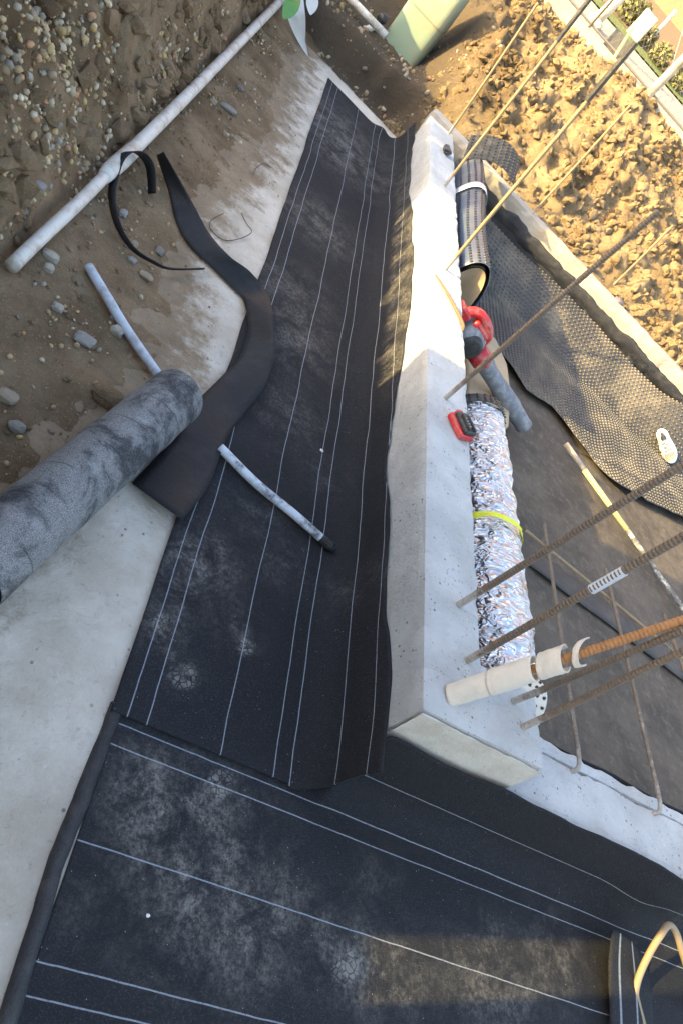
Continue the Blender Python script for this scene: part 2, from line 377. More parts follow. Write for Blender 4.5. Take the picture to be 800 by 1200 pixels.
ds = list(np.arange(.15, 1.8, .026))+list(np.arange(1.8, 3.01, .034))
nx, ny = len(ss), len(ds); V, A = [], []
for d in ds:
    for s in ss:
        h, k = berm_h(s, d)
        if s > -.35 and d < .2: h = min(h, .30)
        if s <= -.35 and d < .34: h = min(h, -.06)
        x, y = at_sd(s, d); V.append((x, y, h)); A.append(k)
F = [(j*nx+i, j*nx+i+1, (j+1)*nx+i+1, (j+1)*nx+i) for j in range(ny-1) for i in range(nx-1)]
struct(mk('clay_ground', V, F, M_berm, smooth=True, attrs={'dark_soil': A}))  # soil set darker across the cutting, fading towards the clay heap
# street rising away behind the fence; everything beyond is one big sloping sheet
def street_z(d): return 1.36+(.125*(d-2.95) if d > 2.95 else 0)
def street(name, d0, d1, m, dz=0.0, s0=-6, s1=16, t=None):
    v, f = grid(12, 3, lambda a, b: (*at_sd(s0+(s1-s0)*a, d0+(d1-d0)*b), street_z(d0+(d1-d0)*b)+dz))
    o = mk(name, v, f, m)
    if t: solid(o, t)
    return struct(o)
street('ground', 2.9, 60, M_lawn, -.02, -60, 60)
street('pavement', 3.02, 4.62, M_pave, 0, t=.1)
street('verge', 4.62, 5.1, M_lawn, .015)
street('garden_bed', 5.1, 9, m_plain('brown bed', (.20,.13,.085), .95, .25, 8), .02)
# floor inside
v, f = grid(120, 110, lambda a, b: (lambda x, y: (x, y, ZF+.008*fb(x, y, 2, 2.2, 4)+.004*fb(x, y, 8, 9, 3)))(1.30+a*5.6, 1.0+b*5.1))
v = [p for p in v]
struct(mk('inner_floor', v, f, M_floor, smooth=True))

# ================================================================== WALLS
g = 'whitewashed foundation walls'
wa = thing('foundation_wall', 'tall whitewashed concrete wall with wide end block, rebar standing along its top', 'wall', (1.25, 3.5, 0))
mk('wall_body', *rough_box((1.135,.985,-.12),(1.37,6.02,.425), .03, .004, 1, .007), M_white, wa, smooth=False)
mk('end_block', *rough_box((1.34,.985,-.12),(1.612,1.234,.425), .03, .004, 1, .007, ((0,0),)), M_white, wa)
mk('end_face', *rough_box((1.142,.977,.02),(1.606,.984,.415), .03, .003, 6, .004), M_sandy, wa)['label'] = 'sandy bare concrete end face'
wb = thing('foundation_wall', 'low whitewashed concrete wall with two bent bars cast into its top', 'wall', (2.5, 1.1, 0))
mk('wall_body', *rough_box((1.613,.968,-.12),(4.4,1.19,.250), .03, .005, 11, .010), M_white, wb)
mk('ledge', *rough_box((1.613,1.191,-.12),(4.4,1.245,.243), .03, .005, 14, .008), M_white, wb)
def cbox(s0, s1, d0, d1, z0, z1, step, amp, seed, edge):
    v, f = rough_box((s0,d0,z0),(s1,d1,z1), step, amp, seed, edge)
    return [(*at_sd(a, b), c) for a, b, c in v], f
wc = thing('foundation_wall', 'dusty kerb wall between black sheeting and the clay heap', 'wall', (*at_sd(2, .08), 0))
mk('wall_body', *cbox(.02, 6.5, .0, .17, -.12, .425, .045, .007, 21, .012), M_kerb, wc)
mk('back_ledge', *cbox(.25, 6.5, .165, .27, .1, .375, .06, .015, 25, .02), M_kerb, wc)

# ================================================================== MEMBRANES
def dust_at(pts, px):
    """px: (x, y, radius m, strength) of dusty scuffs, looked up on the floor"""
    c = [(W(a, b)[:2], r, s) for a, b, r, s in px]; out = []
    for p in pts:
        t = 0
        for q, r, s in c: t += s*math.exp(-((p[0]-q[0])**2+(p[1]-q[1])**2)/(r*r))
        out.append(min(1.3, t))
    return out
def tread_at(pts, prints):
    out = []
    for p in pts:
        t = 0
        for (a, b, ang, L, Wd) in prints:
            q = W(a, b)[:2]; dx, dy = p[0]-q[0], p[1]-q[1]; c, s = math.cos(ang), math.sin(ang)
            e = ((dx*c+dy*s)/L)**2+((-dx*s+dy*c)/Wd)**2; t = max(t, 1.2*max(0, 1-e*e))
        out.append(t)
    return out
# sheet A along the tall wall: flat on the footing, then turned up the wall
def profA(u, xe, zt, y):
    fl = .985-xe; r = .125
    if u < fl: return xe+u, 0.0
    a = (u-fl)/r
    if a < math.pi/2*.93: return .985+r*math.sin(a), r*(1-math.cos(a))
    a0 = math.pi/2*.93; rest = u-fl-a0*r; full = .30
    return .985+r*math.sin(a0)+rest*math.cos(a0)+.0, r*(1-math.cos(a0))+rest*math.sin(a0)
nu, nv = 64, 330; V, UV = [], []
for j in range(nv):
    b = j/(nv-1); b = b**1.25
    for i in range(nu):
        a = i/(nu-1); xe0 = .462-.05*b
        yfar = 6.50-.30*(a*.9); ynear = .862 + .0*a
        if a > .62: ynear = .845+.02*math.sin((a-.62)*8)
        y = ynear+(yfar-ynear)*b
        width = .845+.03*math.sin(y*2.1)+.02*fb(y, 0, 5, 3, 3)+.04*sstep(2.2, 3.2, y)
        u = a*width; x, z = profA(u, xe0+.006*fb(y, 3, 0, 2.5, 2), .3, y)
        x += .006*fb(x, y, z, 3, 3)*sstep(.6, 1, a); z += .010+.005*max(0, fb(x, y, 1, 2.5, 3))+.006*sstep(.98, .88, y)
        if y < 1.0 and a > .6: x -= .015*sstep(1.0, .85, y)*sstep(.6, .9, a)
        z += .035*math.exp(-((y-6.35)/.12)**2)*math.exp(-((a-.62)/.07)**2)
        V.append((x, y, z)); UV.append((u, y))
F = [(j*nu+i, j*nu+i+1, (j+1)*nu+i+1, (j+1)*nu+i) for j in range(nv-1) for i in range(nu-1)]
dust_lit_A = dust_at(V, [(392,150,.42,1.0),(405,190,.3,.8),(372,262,.25,.9),(345,345,.22,.7),(348,405,.18,.8),(330,480,.2,.5),(245,660,.10,.9),(205,690,.09,1),(185,740,.07,.8),(208,785,.06,.5),(280,740,.07,.8),(330,660,.1,.5),(300,600,.12,.4),(390,700,.08,.3),(215,640,.08,.7),(375,560,.1,.35)])
dust_lit_A = [min(1.3, d_+.75*sstep(.70, .78, u_)*sstep(2.5, 3.0, p_[1])*sstep(5.8, 4.8, p_[1])) for d_, p_, (u_, _v) in zip(dust_lit_A, V, UV)]  # upturn paled with extra dust along the sunny stretch, to brighten the lit flecks
tA = tread_at(V, [(213,795,.5,.055,.04),(285,760,.7,.03,.035),(190,735,.5,.04,.04)])
shA = solid(mk('membrane_sheet', V, F, M_memA, smooth=True, attrs={'dust_and_lit': dust_lit_A, 'tread': tA}, uv=UV), .005, -1)
tag(shA, 'black membrane sheet with chalky lines running along the tall wall and turned up it', 'membrane')
# sheet B along the low wall, lapped under sheet A
nu, nv = 60, 200; V, UV = [], []
for j in range(nv):
    x = .490+3.4*(j/(nv-1))**1.2; k = sstep(1.10, 1.142, x)
    for i in range(nu):
        a = i/(nu-1); width = .955+.012*fb(x*2, 0, 2, 2, 3)+.05*(1-k)*0; u = a*width; ye = .213
        fl = .815-ye; r = .115
        if u < fl: y, z = ye+u, 0
        else:
            t = (u-fl)/r
            if t < 1.42: y, z = .815+r*math.sin(t), r*(1-math.cos(t))
            else: q = u-fl-1.42*r; y, z = .815+r*math.sin(1.42)+q*math.cos(1.42), r*(1-math.cos(1.42))+q*math.sin(1.42)
        y2, z2 = ye+u, 0
        yy, zz = y2*(1-k)+y*k, z2*(1-k)+z*k
        if k > .3: yy = min(yy, .955)
        dent = .02*math.exp(-((x-2.45)/.13)**2)*sstep(.62, .75, a)
        V.append((x, yy-dent, zz+.004+.003*max(0, fb(x, yy, 1, 2.5, 3)))); UV.append((u, x))
F = [(j*nu+i, (j+1)*nu+i, (j+1)*nu+i+1, j*nu+i+1) for j in range(nv-1) for i in range(nu-1)]
dB = dust_at(V, [(200,930,.12,.7),(240,1010,.13,.8),(180,960,.10,.7),(150,900,.08,.6),(230,1080,.12,.8),(300,1110,.1,.7),(385,1110,.08,.9),(430,1140,.09,.9),(330,1050,.1,.5),(280,960,.12,.5),(480,1150,.1,.5),(560,1130,.12,.6),(650,1120,.12,.6),(120,1060,.1,.4),(600,1170,.15,.5),(440,1040,.1,.3),(770,1060,.1,.6)])
tB = tread_at(V, [(405,1135,.6,.05,.045),(255,920,.8,.05,.04)])
shB = solid(mk('membrane_sheet', V, F, M_memB, smooth=True, attrs={'dust_and_lit': dB, 'tread': tB}, uv=UV), .004, -1)
tag(shB, 'dusty black membrane sheet along the low wall, lapped under the other sheet', 'membrane')
# tarry edge strip beside sheet B
V = []; n = 60
for i in range(n):
    t = i/(n-1); y = -.35+1.24*t; x = .452+.006*math.sin(y*9)+.004*fb(y, 0, 0, 9); w = .040+.006*fb(y, 1, 0, 7); h = .014+.006*fb(y, 2, 0, 8)
    for (a, b) in ((0,.0),(.1,.6),(.3,1),(.7,.95),(.92,.5),(1,0)): V.append((x+a*w, y, b*h+.001))
F = [(i*6+k, i*6+k+1, (i+1)*6+k+1, (i+1)*6+k) for i in range(n-1) for k in range(5)]
tag(mk('bitumen_strip', V, F, M_tar, smooth=True), 'thick black tarry strip between bare concrete and the dusty sheet', 'bitumen strip')
# rough black band and smooth band on the inner face of the far wall
def cgrid(name, s0, s1, ns, nz, fn, m, parent=None, th=.004):
    v, f = grid(ns, nz, lambda a, b: (lambda s: (*at_sd(s, fn(s, b)[0]), fn(s, b)[1]))(s0+(s1-s0)*a))
    o = mk(name, v, f, m, parent, smooth=True); solid(o, th, 0); return o
kb = thing('wall_lining', 'black membrane lining on the inside of the far kerb wall', 'lining', (*at_sd(2.5, -.03), 0))
cgrid('smooth_band', .28, 6.2, 120, 12, lambda s, b: (-.016-.16*(1-b)**1.6-.010*fb(s, b, 0, 3), -.05+b*.31+.012*fb(s*2, 0, 1)), M_strip, kb)
cgrid('rough_band', .55, 6.2, 240, 10, lambda s, b: (-.014-.010*abs(fb(s*14, b*4, 2))-.010*math.sin(b*3.1), .20+b*.13+.03*fb(s*5, 0, 3)), M_tar, kb, .012)
for i in range(5):
    s = 2.0+i*.55; cgrid('lap_strip', s, s+.10, 4, 8, lambda ss, b: (-.024-.16*(1-b)**1.6, -.05+b*.28), M_tar, kb, .01)

# ================================================================== DIMPLE SHEET on the inner floor
fe = [W(a, b, ZF)[:2] for a, b in ((560,395),(595,440),(610,462),(640,480),(690,545),(720,575),(760,595),(800,615))]
fe = [np.array([1.42, 4.30])]+fe+[np.array([5.6, 4.35])]
def front(x):
    for p, q in zip(fe[:-1], fe[1:]):
        if p[0] <= x <= q[0]: return p[1]+(q[1]-p[1])*(x-p[0])/(q[0]-p[0])+.02*fb(x*6, 1, 0)
    return fe[-1][1]
def back(x): return P0[1]+(-.075-CN[0]*(x-P0[0]))/CN[1]
def dimp(a, b):
    x = 1.40+a*4.1; y = front(x)+(back(x)-front(x))*b
    s, d = sd(x, y)
    z = ZF+.02+.27*sstep(-.55, -.06, d)+.05*math.exp(-((d+.75)/.22)**2)*(.5+fb(x*1.1, 2, 0, 1, 2))+.05*fb(x, y, 3, .9, 3)+.012*math.exp(-b*9)+.02
    z += .09*math.exp(-((x-4.15)**2+(y-5.05)**2)/.05)
    return np.array([x, y, max(z, ZF+.022)])
ds_ = thing('dimple_sheet', 'black dimpled drainage sheet spread over the inner floor', 'dimple sheet', tuple(dimp(.4, .3)))
v, f = grid(170, 90, lambda a, b: dimp(a, b)); o = mk('sheet', v, f, M_dimpled, ds_, smooth=True); solid(o, .004)
V, F = [], []; pitch = .036
for i in range(int(4.1/pitch)):
    a = (i+.5)*pitch/4.1; x = 1.40+a*4.1; Ln = back(x)-front(x); nb = int(Ln*1.12/pitch)
    for j in range(nb):
        p = dimp(a, (j+.5)/nb)
        if x > 4.9: continue
        k = len(V); r0, r1, h = .0125, .008, .009
        for r, zz in ((r0, .0015), (r1, h)):
            for c in range(6): V.append((p[0]+r*math.cos(c*math.pi/3), p[1]+r*math.sin(c*math.pi/3), p[2]+zz))
        for c in range(6): F.append((k+c, k+(c+1)%6, k+6+(c+1)%6, k+6+c))
        F.append(tuple(k+6+c for c in range(6)))
stuff(mk('dimples', V, F, M_dimpled, ds_))
# lapped strip of floor membrane
a, b, c, d = W(600,632,ZF), W(830,792,ZF), W(815,812,ZF), W(600,652,ZF)
v, f = grid(40, 6, lambda p, q: (a*(1-p)+b*p)*(1-q)+(d*(1-p)+c*p)*q+np.array([0, 0, .016+.004*fb(p*5, q, 0)]))
tag(solid(mk('lap_strip', v, f, m_plain('lap strip membrane', (.035,.033,.03), .6, .3, 9, dirt=(.12,.1,.08), dirtamt=.4), smooth=True), .004), 'dark lap strip across the brown floor under the bar grid', 'membrane strip')
# black lining standing along the inner face of the tall wall
v, f = grid(5, 90, lambda p, q: (1.385+.05*p+.02*fb(q*6, p, 0)+.02, 1.30+1.75*q, ZF+(.45+.02*fb(q*5, 0, 2))*(1-p)))
tag(solid(mk('lining_sheet', v, f, M_tar, smooth=True), .004), 'black lining sheet standing between the tall wall and the foil bundle', 'lining')
v, f = grid(40, 8, lambda p, q: (1.60+2.8*p, 1.262+.16*q*q+.012*fb(p*9, q, 0), ZF+.315*(1-q)**1.5+.01+.01*fb(p*7, q, 4)))
tag(solid(mk('lining_sheet', v, f, M_strip, smooth=True), .004), 'black lining sheet curling down behind the low wall', 'lining')

# ================================================================== REBAR
def rebar_mesh(P, Q, r, pitch=.011, n=8):
    P, Q = np.array(P, float), np.array(Q, float); L = np.linalg.norm(Q-P); m = max(2, int(L/pitch))
    path, rad, cem = [], [], []
    for i in range(m):
        for (o, k) in ((0,.95),(.42,.95),(.55,1.05),(.85,1.05)):
            t = min(1, (i+o)*pitch/L); path.append(P+(Q-P)*t+np.array([.003*math.sin(t*5+P[1]), .003*math.sin(t*4+P[0]*7), 0])*t); rad.append(r*k)
    path.append(Q+(Q-P)/L*.001); rad.append(r*.9)
    v, f = tube(path, r, n, True, lambda i: rad[i])
    return v, f, [0]*0
def rebar(P, Q, r, m, label, group=None, cemlen=.25, name='reinforcing_bar'):
    v, f, _ = rebar_mesh(P, Q, r); P = np.array(P, float)
    cem = [max(0, 1-np.linalg.norm(np.array(p)-P)/cemlen) for p in v]
    return tag(mk(name, v, f, m, smooth=True, attrs={'cem': cem}), label, 'rebar', group)
def zfit(B, px):         # height on the vertical over B that lies closest to a pixel
    best = (1e9, 1)
    for z in np.linspace(.5, 2.3, 181):
        c = MC@(np.array([B[0], B[1], z])-np.array([0,0,CAMH])); p = c[:2]/c[2]*FPX+[400,600]
        best = min(best, (float(np.hypot(*(p-np.array(px)))), z))
    return best[1]
def on_ray_at(px, z): return W(*px, z)
def lean(b, t, zb, L):   # top end on the pixel ray of t such that the bar has length L, nearest to upright
    B = W(*b, zb); d = ray(*t); d = d/np.linalg.norm(d); o = np.array([0,0,CAMH]); best = None
    for k in np.linspace(.3, 12, 4000):
        p = o+d*k; e = np.hypot(p[0]-B[0], p[1]-B[1])+.15*abs(np.linalg.norm(p-B)-L)
        if p[2] > zb+.1 and (best is None or e < best[0]): best = (e, p)
    return B-np.array([0,0,.04]), best[1]
bars = [((525,158),(630,4),.42,1.2,.009,M_tan,'dusty rebar standing at the far end of the tall wall'),
        ((520,219),(694,-6),.42,1.25,.010,M_tan,'dark-tipped rebar on the tall wall beside the taped dimple roll'),
        ((521,317),(742,53),.42,1.25,.010,M_tan,'pale brown rebar on the sunny stretch of the tall wall'),
        ((520,468),(770,247),.42,1.0,.0105,M_rebar,'rebar on the tall wall crossing over the red blower'),
        ((535,710),(806,541),.42,.8,.0115,M_rebar,'rebar on the tall wall crossing over the foil bundle by its yellow tape'),
        ((545,775),(806,626),.42,.75,.0115,M_rebar,'rebar with a white painted band on the tall wall near its end block'),
        ((610,853),(808,761),.42,.6,.0105,M_rebar,'cement-smeared rebar at the outer corner of the end block'),
        ((598,822),(806,738),.42,.6,.0105,M_rebar,'grey rebar on the end block beside the wrapped rusty bar')]
for b, t, zb, L, r, m, lab in bars:
    P, Q = lean(b, t, zb, L); rebar(P, Q, r, m, lab, 'upright bars in the tall wall')
# dark sleeves on the tips of two bars
for b, t, L in (((520,219),(694,-6),1.25), ((521,317),(742,53),1.25)):
    P, Q = lean(b, t, .42, L); D = (Q-P)/np.linalg.norm(Q-P)
    sl_ = mk('tip_sleeve', *tube([Q-D*.26, Q+D*.012], .0145, 10), M_black)
    own = [o for o in COL.objects if o.get('category') == 'rebar' and np.linalg.norm(np.array(o.data.vertices[0].co)-P) < .1][0]
    sl_.parent = own
# white painted band
P, Q = lean((545,775), (806,626), .42, .75); D = (Q-P)/np.linalg.norm(Q-P); lp = W(715,677,1.0)
t0 = .64; own = [o for o in COL.objects if 'white painted band' in str(o.get('label'))][0]
mk('paint_band', *tube([P+(Q-P)*t0, P+(Q-P)*(t0+.13)], .0135, 12), M_pvcb).parent = own
# bars of the far wall
for (b, t, lab) in (((622,252),(740,122),'thin rebar leaning out of the far kerb wall over the clay'), ((716,337),(788,265),'short rebar in the far kerb wall by the concrete lump'), ((790,428),(830,392),'rebar stub in the far kerb wall by the yellow tie')):
    B = onD(*b, .08); B[2] = .36; B2 = W(*b, .41); d = ray(*t); d /= np.linalg.norm(d); o = np.array([0,0,CAMH]); best = None
    for k in np.linspace(2, 12, 3000):
        p = o+d*k; e = np.hypot(p[0]-B2[0], p[1]-B2[1])
        if best is None or e < best[0]: best = (e, p)
    rebar(B2-np.array([0,0,.08]), best[1], .0095, M_tan, lab, 'upright bars in the far wall')
# rusty bar wrapped in split foam tube
P = W(527,815,.42); Q = W(815,722,1.02); Dv = (Q-P); Lb = np.linalg.norm(Dv); Dv /= Lb
rb = rebar(P-Dv*.04, Q, .013, M_rust, 'thick rusty rebar coming out of a split beige foam tube', 'upright bars in the tall wall', .05)
wr = thing('pipe_wrap', 'split and peeling beige foam tube around the rusty rebar', 'foam tube', tuple(P))
ex = np.cross(Dv, [0,0,1]); ex /= np.linalg.norm(ex); ey = np.cross(Dv, ex)
def shell(t0, t1, r0, r1, a0, a1, skew=0.0, off=(0,0), flare=0.0):
    v, f = [], []; na, nt = 28, 18
    for j in range(nt):
        t = j/(nt-1)
        for i in range(na):
            a = a0+(a1-a0)*i/(na-1); ta = t0+(t1-t0)*t+skew*math.sin(a-1.0)
            r = r0+(r1-r0)*t+flare*max(0, abs(i/(na-1)-.5)-.3)*t+.0012*fb(a, t*9, t0*7)
            v.append(P+Dv*ta+ex*(r*math.cos(a)+off[0])+ey*(r*math.sin(a)+off[1]))
    f = [(j*na+i, j*na+i+1, (j+1)*na+i+1, (j+1)*na+i) for j in range(nt-1) for i in range(na-1)]
    return v, f
# find which angle looks at the camera
tc = np.array([0,0,CAMH])-P; ac = math.atan2(tc@ey, tc@ex)
for (t0, t1, r0, r1, op, sk, fl) in ((.0,.125,.027,.029,.45,.006,0),(.118,.245,.031,.031,.5,.010,0),(.262,.33,.031,.032,.8,.014,.02),(.368,.386,.029,.030,1.5,.026,.0)):
    v, f = shell(t0, t1, r0, r1, ac+math.pi+op*.9, ac+3*math.pi-op*.9, sk, (0,0), fl); o = mk('tube_segment', v, f, M_card, wr, smooth=True); solid(o, .004, 1)
# bent bars of the low wall and the bar tied across them
zs = .305
for (b, e, lab) in (((668,905),(635,615),'bent bar from the low wall nearest the end block, lying towards the foil bundle'), ((763,955),(707,668),'bent bar from the middle of the low wall, under the bar with white band'), ((862,1000),(775,720),'bent bar from the low wall farthest from the end block')):
    B = W(*b, .24); T = W(*b, .25)+np.array([-.01,.055,.05]); E_ = W(*e, zs); E_[2] = zs+.01
    pth = spline([B, B+np.array([0,.008,.035]), T, T+(E_-T)*.1, T+(E_-T)*.5, E_], 10); nn = len(pth)
    o = mk('bent_bar', *tube(pth, .0085, 8, True, lambda i: .0078+.0012*(i%2)), M_rebar, smooth=True, attrs={'cem': [0.75*(1-(k//8)/nn)+.1 for k in range(nn*8)]})
    tag(o, lab, 'rebar', 'bars bent out of the low wall')
A_, B_ = W(616,622,zs-.012), W(812,782,zs-.012)
rebar(A_, B_, .0068, M_tan, 'thin brown crossbar tied under the bent bars', None, .01)
for i, e in enumerate(((642,648),(716,706),(783,758))):
    C = W(*e, zs); mk_ = tag(mk('tie_wire', *tube(spline([C+np.array(q)*.011 for q in ((-1,-1,0),(1,1,.9),(1,-1,-1),(-1,1,.9),(-.5,-.6,-1),(1.6,.2,1.2))], 6), .0014, 5), M_wire), ('tie wire knot where crossbar meets the bar nearest the end block','tie wire knot where crossbar meets the middle bent bar','tie wire knot where crossbar meets the last bent bar')[i], 'wire')

# ================================================================== THINGS INSIDE THE WALLS
# foil bundle
fb0, fb1 = np.array([1.72, 2.98, ZF+.20]), np.array([1.74, 1.42, ZF+.20])
def bundle(a, b, rx, rz, na, nl, amp, seed, sq=1.0, taper=0.0):
    v, f = [], []; ax = (b-a)/np.linalg.norm(b-a); sx = np.cross(ax, [0,0,1.]); sx /= np.linalg.norm(sx)
    for j in range(nl):
        t = j/(nl-1)
        for i in range(na):
            th = 2*math.pi*i/na; k = 1+amp*fb(math.cos(th)*2+seed, math.sin(th)*2, t*9, 1.6, 4)+amp*.5*fb(th*3, t*30, seed, 1, 3)
            c, s = math.cos(th), math.sin(th); c = math.copysign(abs(c)**sq, c); s = math.copysign(abs(s)**sq, s)
            w = 1+taper*t
            v.append(a+(b-a)*t+sx*(rx*k*c*w)+np.array([0,0,max(-a[2]+ZF+.012, rz*k*s)]))
    f = [(j*na+i, j*na+(i+1)%na, (j+1)*na+(i+1)%na, (j+1)*na+i) for j in range(nl-1) for i in range(na)]
    return v, f
ft = thing('foil_bundle', 'rolled silver bubble foil bundle beside the tall wall', 'foil roll', tuple(fb0))
o = mk('foil', *bundle(fb0, fb1, .15, .185, 72, 170, .07, 3, .9, .12), M_foil, ft, smooth=True)
for t0 in (0, 1):
    c = fb0+(fb1-fb0)*t0; k = 1+.12*t0
    v = [c+np.array([.145*k*.96*math.cos(q), 0.004*(1 if t0 else -1)*-1, max(-.185,.178*math.sin(q))]) for q in np.linspace(0, 2*math.pi, 40)[:-1]]; mk('end_layers', v+[c], [(i, (i+1)%39, 39) for i in range(39)], M_black, ft)
tp = fb0+(fb1-fb0)*.52
v, f = bundle(tp+np.array([0,.016,0]), tp-np.array([0,.016,0]), .168, .200, 72, 4, .04, 3, .9); mk('yellow_tape', v, f, M_tapey, ft, smooth=True)
q0 = W(622,612,.1); rb_ = ribbon([((tp+np.array([.165,.016,.02])),(tp+np.array([.165,-.016,.02]))), ((tp+np.array([.215,.02,-.0])),(tp+np.array([.215,-.012,-.0]))), ((tp+np.array([.25,.03,-.04])),(tp+np.array([.25,.0,-.04])))], M_tapey, 'tape_tail', ft, 4, 3, .001)
# perforated end of dimple sheet around the foil bundle (rows of studs) at both ends
def stud_sheet(name, fn, nu, nv, m, parent, r=.007, h=.006, th=.003, res=(40,24)):
    v, f = grid(res[0], res[1], lambda a, b: fn(a, b)); o = mk(name, v, f, m, parent, smooth=True); solid(o, th, 0)
    V, F = [], []
    for i in range(nu):
        for j in range(nv):
            a, b = (i+.5)/nu, (j+.5)/nv; p = np.array(fn(a, b)); du = np.array(fn(min(1,a+.01), b))-np.array(fn(a-.01, b)); dv = np.array(fn(a, min(1,b+.01)))-np.array(fn(a, b-.01))
            du /= np.linalg.norm(du); nn = np.cross(du, dv); nn /= np.linalg.norm(nn)+1e-9; dv = np.cross(nn, du); k = len(V)
            for rr, hh in ((r, .0), (r*.65, h+th)):
                for c in range(6): V.append(p+nn*hh+rr*(math.cos(c*math.pi/3)*du+math.sin(c*math.pi/3)*dv))
            for c in range(6): F.append((k+c, k+(c+1)%6, k+6+(c+1)%6, k+6+c))
            F.append(tuple(k+6+c for c in range(6)))
    stuff(mk('studs', V, F, M_black, o)); return o
t_ = thing('dimple_offcut', 'small grey studded sheet offcut by the end block under the foam tube', 'offcut', (1.75, 1.36, .2))
stud_sheet('sheet', lambda a, b: (1.60+.22*a, 1.28+.16*b, .20+.05*a+.05*math.sin(b*2.5)), 8, 5, M_card, t_)
t_ = thing('dimple_offcut', 'black studded strip lying across the far end of the foil bundle', 'offcut', (1.68, 3.0, ZF+.3))
stud_sheet('sheet', lambda a, b: (1.58+.26*a, 2.965+.075*b, ZF+.402-1.6*(a-.52)**2*(.2)-.01*b), 9, 3, M_black, t_)
# taped dimple roll leaning against the far end of the tall wall
rt = thing('dimple_roll', 'rolled dimple sheet with silver tape beside the far end of the tall wall', 'dimple roll', (1.55, 4.9, ZF))
ra, rbv = np.array([1.555, 5.72, .19]), np.array([1.535, 3.98, .17])
def rollfn(a, b):
    th = -.9+a*(math.pi*1.35); t = b; c = ra+(rbv-ra)*t
    return c+np.array([.135*math.cos(th), 0, .31*math.sin(th)*(1-.04*t)+.012*math.sin(t*7)])
stud_sheet('sheet', rollfn, 16, 46, M_dimple, rt, .011, .006)  # black studs stand in for the shaded hollows of the sheet
v, f = bundle(ra, rbv, .118, .28, 48, 30, .02, 8); mk('inner_roll', v, f, M_black, rt, smooth=True)
v = [rbv+np.array([.112*math.cos(q), -.004, .272*math.sin(q)]) for q in np.linspace(0, 2*math.pi, 40)[:-1]]; mk('end_layers', v+[rbv+np.array([0,.12,0])], [(i, (i+1)%39, 39) for i in range(39)], M_board, rt)
v, f = grid(40, 4, lambda a, b: np.array(rollfn(a, .33+b*.045))+np.array([.016*math.cos(-.9+a*4.24), 0, .016*math.sin(-.9+a*4.24)])); o = mk('silver_tape', v, f, M_tapes, rt, smooth=True); solid(o, .001, 0)
t_ = thing('dimple_flap', 'loose black dimple flap sticking up at the far end of the taped roll', 'flap', (1.62, 5.75, .3))
stud_sheet('sheet', lambda a, b: (1.44+.42*a, 5.60+.28*b+.05*math.sin(a*3), .44+.13*math.sin(a*2.2)+.10*b), 10, 8, M_black, t_, .012, .006)
# dusty board below the blower
bpx = [(548,388),(566,380),(582,398),(595,428),(599,460),(597,500),(575,502),(548,500)]
zt = ZF+.16; top = [W(a, b, zt) for a, b in bpx]
n = len(top); v = [tuple(p) for p in top]+[(p[0], p[1], ZF+.03) for p in top]; f = [tuple(range(n))[::-1], tuple(range(n, 2*n))]+[(i, (i+1)%n, n+(i+1)%n, n+i) for i in range(n)]
bo = mk('packing_board', v, f, M_board); bevel(bo, .02, 3); tag(bo, 'dusty beige block of boarding under the blower beside the tall wall', 'board')
# blower
bl = thing('leaf_blower', 'red cordless leaf blower with dusty grey nozzle lying by the tall wall', 'leaf blower', tuple(W(558,395,ZF+.2)))
n0, n1 = W(566,425,.20), W(613,499,.0); ax = n1-n0; Ln = np.linalg.norm(ax); ax /= Ln
prof = [(-.05,.040),(-.03,.052),(0,.056),(.05,.056),(.06,.050),(.30,.050),(.62,.058),(.66,.060),(.70,.056),(.97,.050),(.975,.053),(1.0,.053),(1.0,.045),(.9,.042)]
pth = [n0+ax*Ln*p for p, r in prof]; v, f = tube(pth, .05, 28, False, lambda i: prof[i][1]); mk('nozzle', v, f, M_grey, bl, smooth=True)
mk('nozzle_collar', *tube([n0+ax*Ln*p for p in (-.20,-.17,-.02,.0)], .06, 24, True, lambda i: (.050,.062,.062,.055)[i]), M_red, bl, smooth=True)
h0 = n0-ax*.13
sd_x = np.cross(ax, [0,0,1]); sd_x /= np.linalg.norm(sd_x); upv = np.cross(sd_x, ax)
c0 = h0-ax*.08
pr2 = [(-.10,.03),(-.095,.07),(-.06,.092),(0,.095),(.06,.085),(.09,.06)]
mk('motor_housing', *tube([c0+ax*p for p, r in pr2], .1, 28, True, lambda i: pr2[i][1]), M_grey, bl, smooth=True)
mk('intake_ring', *tube([c0+sd_x*.07, c0+sd_x*.095, c0+sd_x*.10], .06, 24, True, lambda i: (.07,.07,.05)[i]), M_black, bl, smooth=True)
hp = spline([c0+ax*.08+upv*.05, c0+ax*.05+upv*.10, c0-ax*.03+upv*.125, c0-ax*.12+upv*.11, c0-ax*.16+upv*.04], 8)
mk('handle', *tube(hp, .027, 14), M_red, bl, smooth=True)
Mb = Matrix((( *ax, 0), (*sd_x, 0), (*upv, 0), (0,0,0,1))).transposed().to_4x4(); 
def obox(c, hx, hy, hz): 
    m = box((-hx,-hy,-hz),(hx,hy,hz)); return [np.array(c)+ax*p[0]+sd_x*p[1]+upv*p[2] for p in m[0]], m[1]
bevel(mk('battery_mount', *obox(c0-ax*.17+upv*.02, .045, .042, .06), M_red, bl), .012)
bevel(mk('top_cover', *obox(c0+upv*.075-ax*.02, .07, .045, .03), M_red, bl), .014)
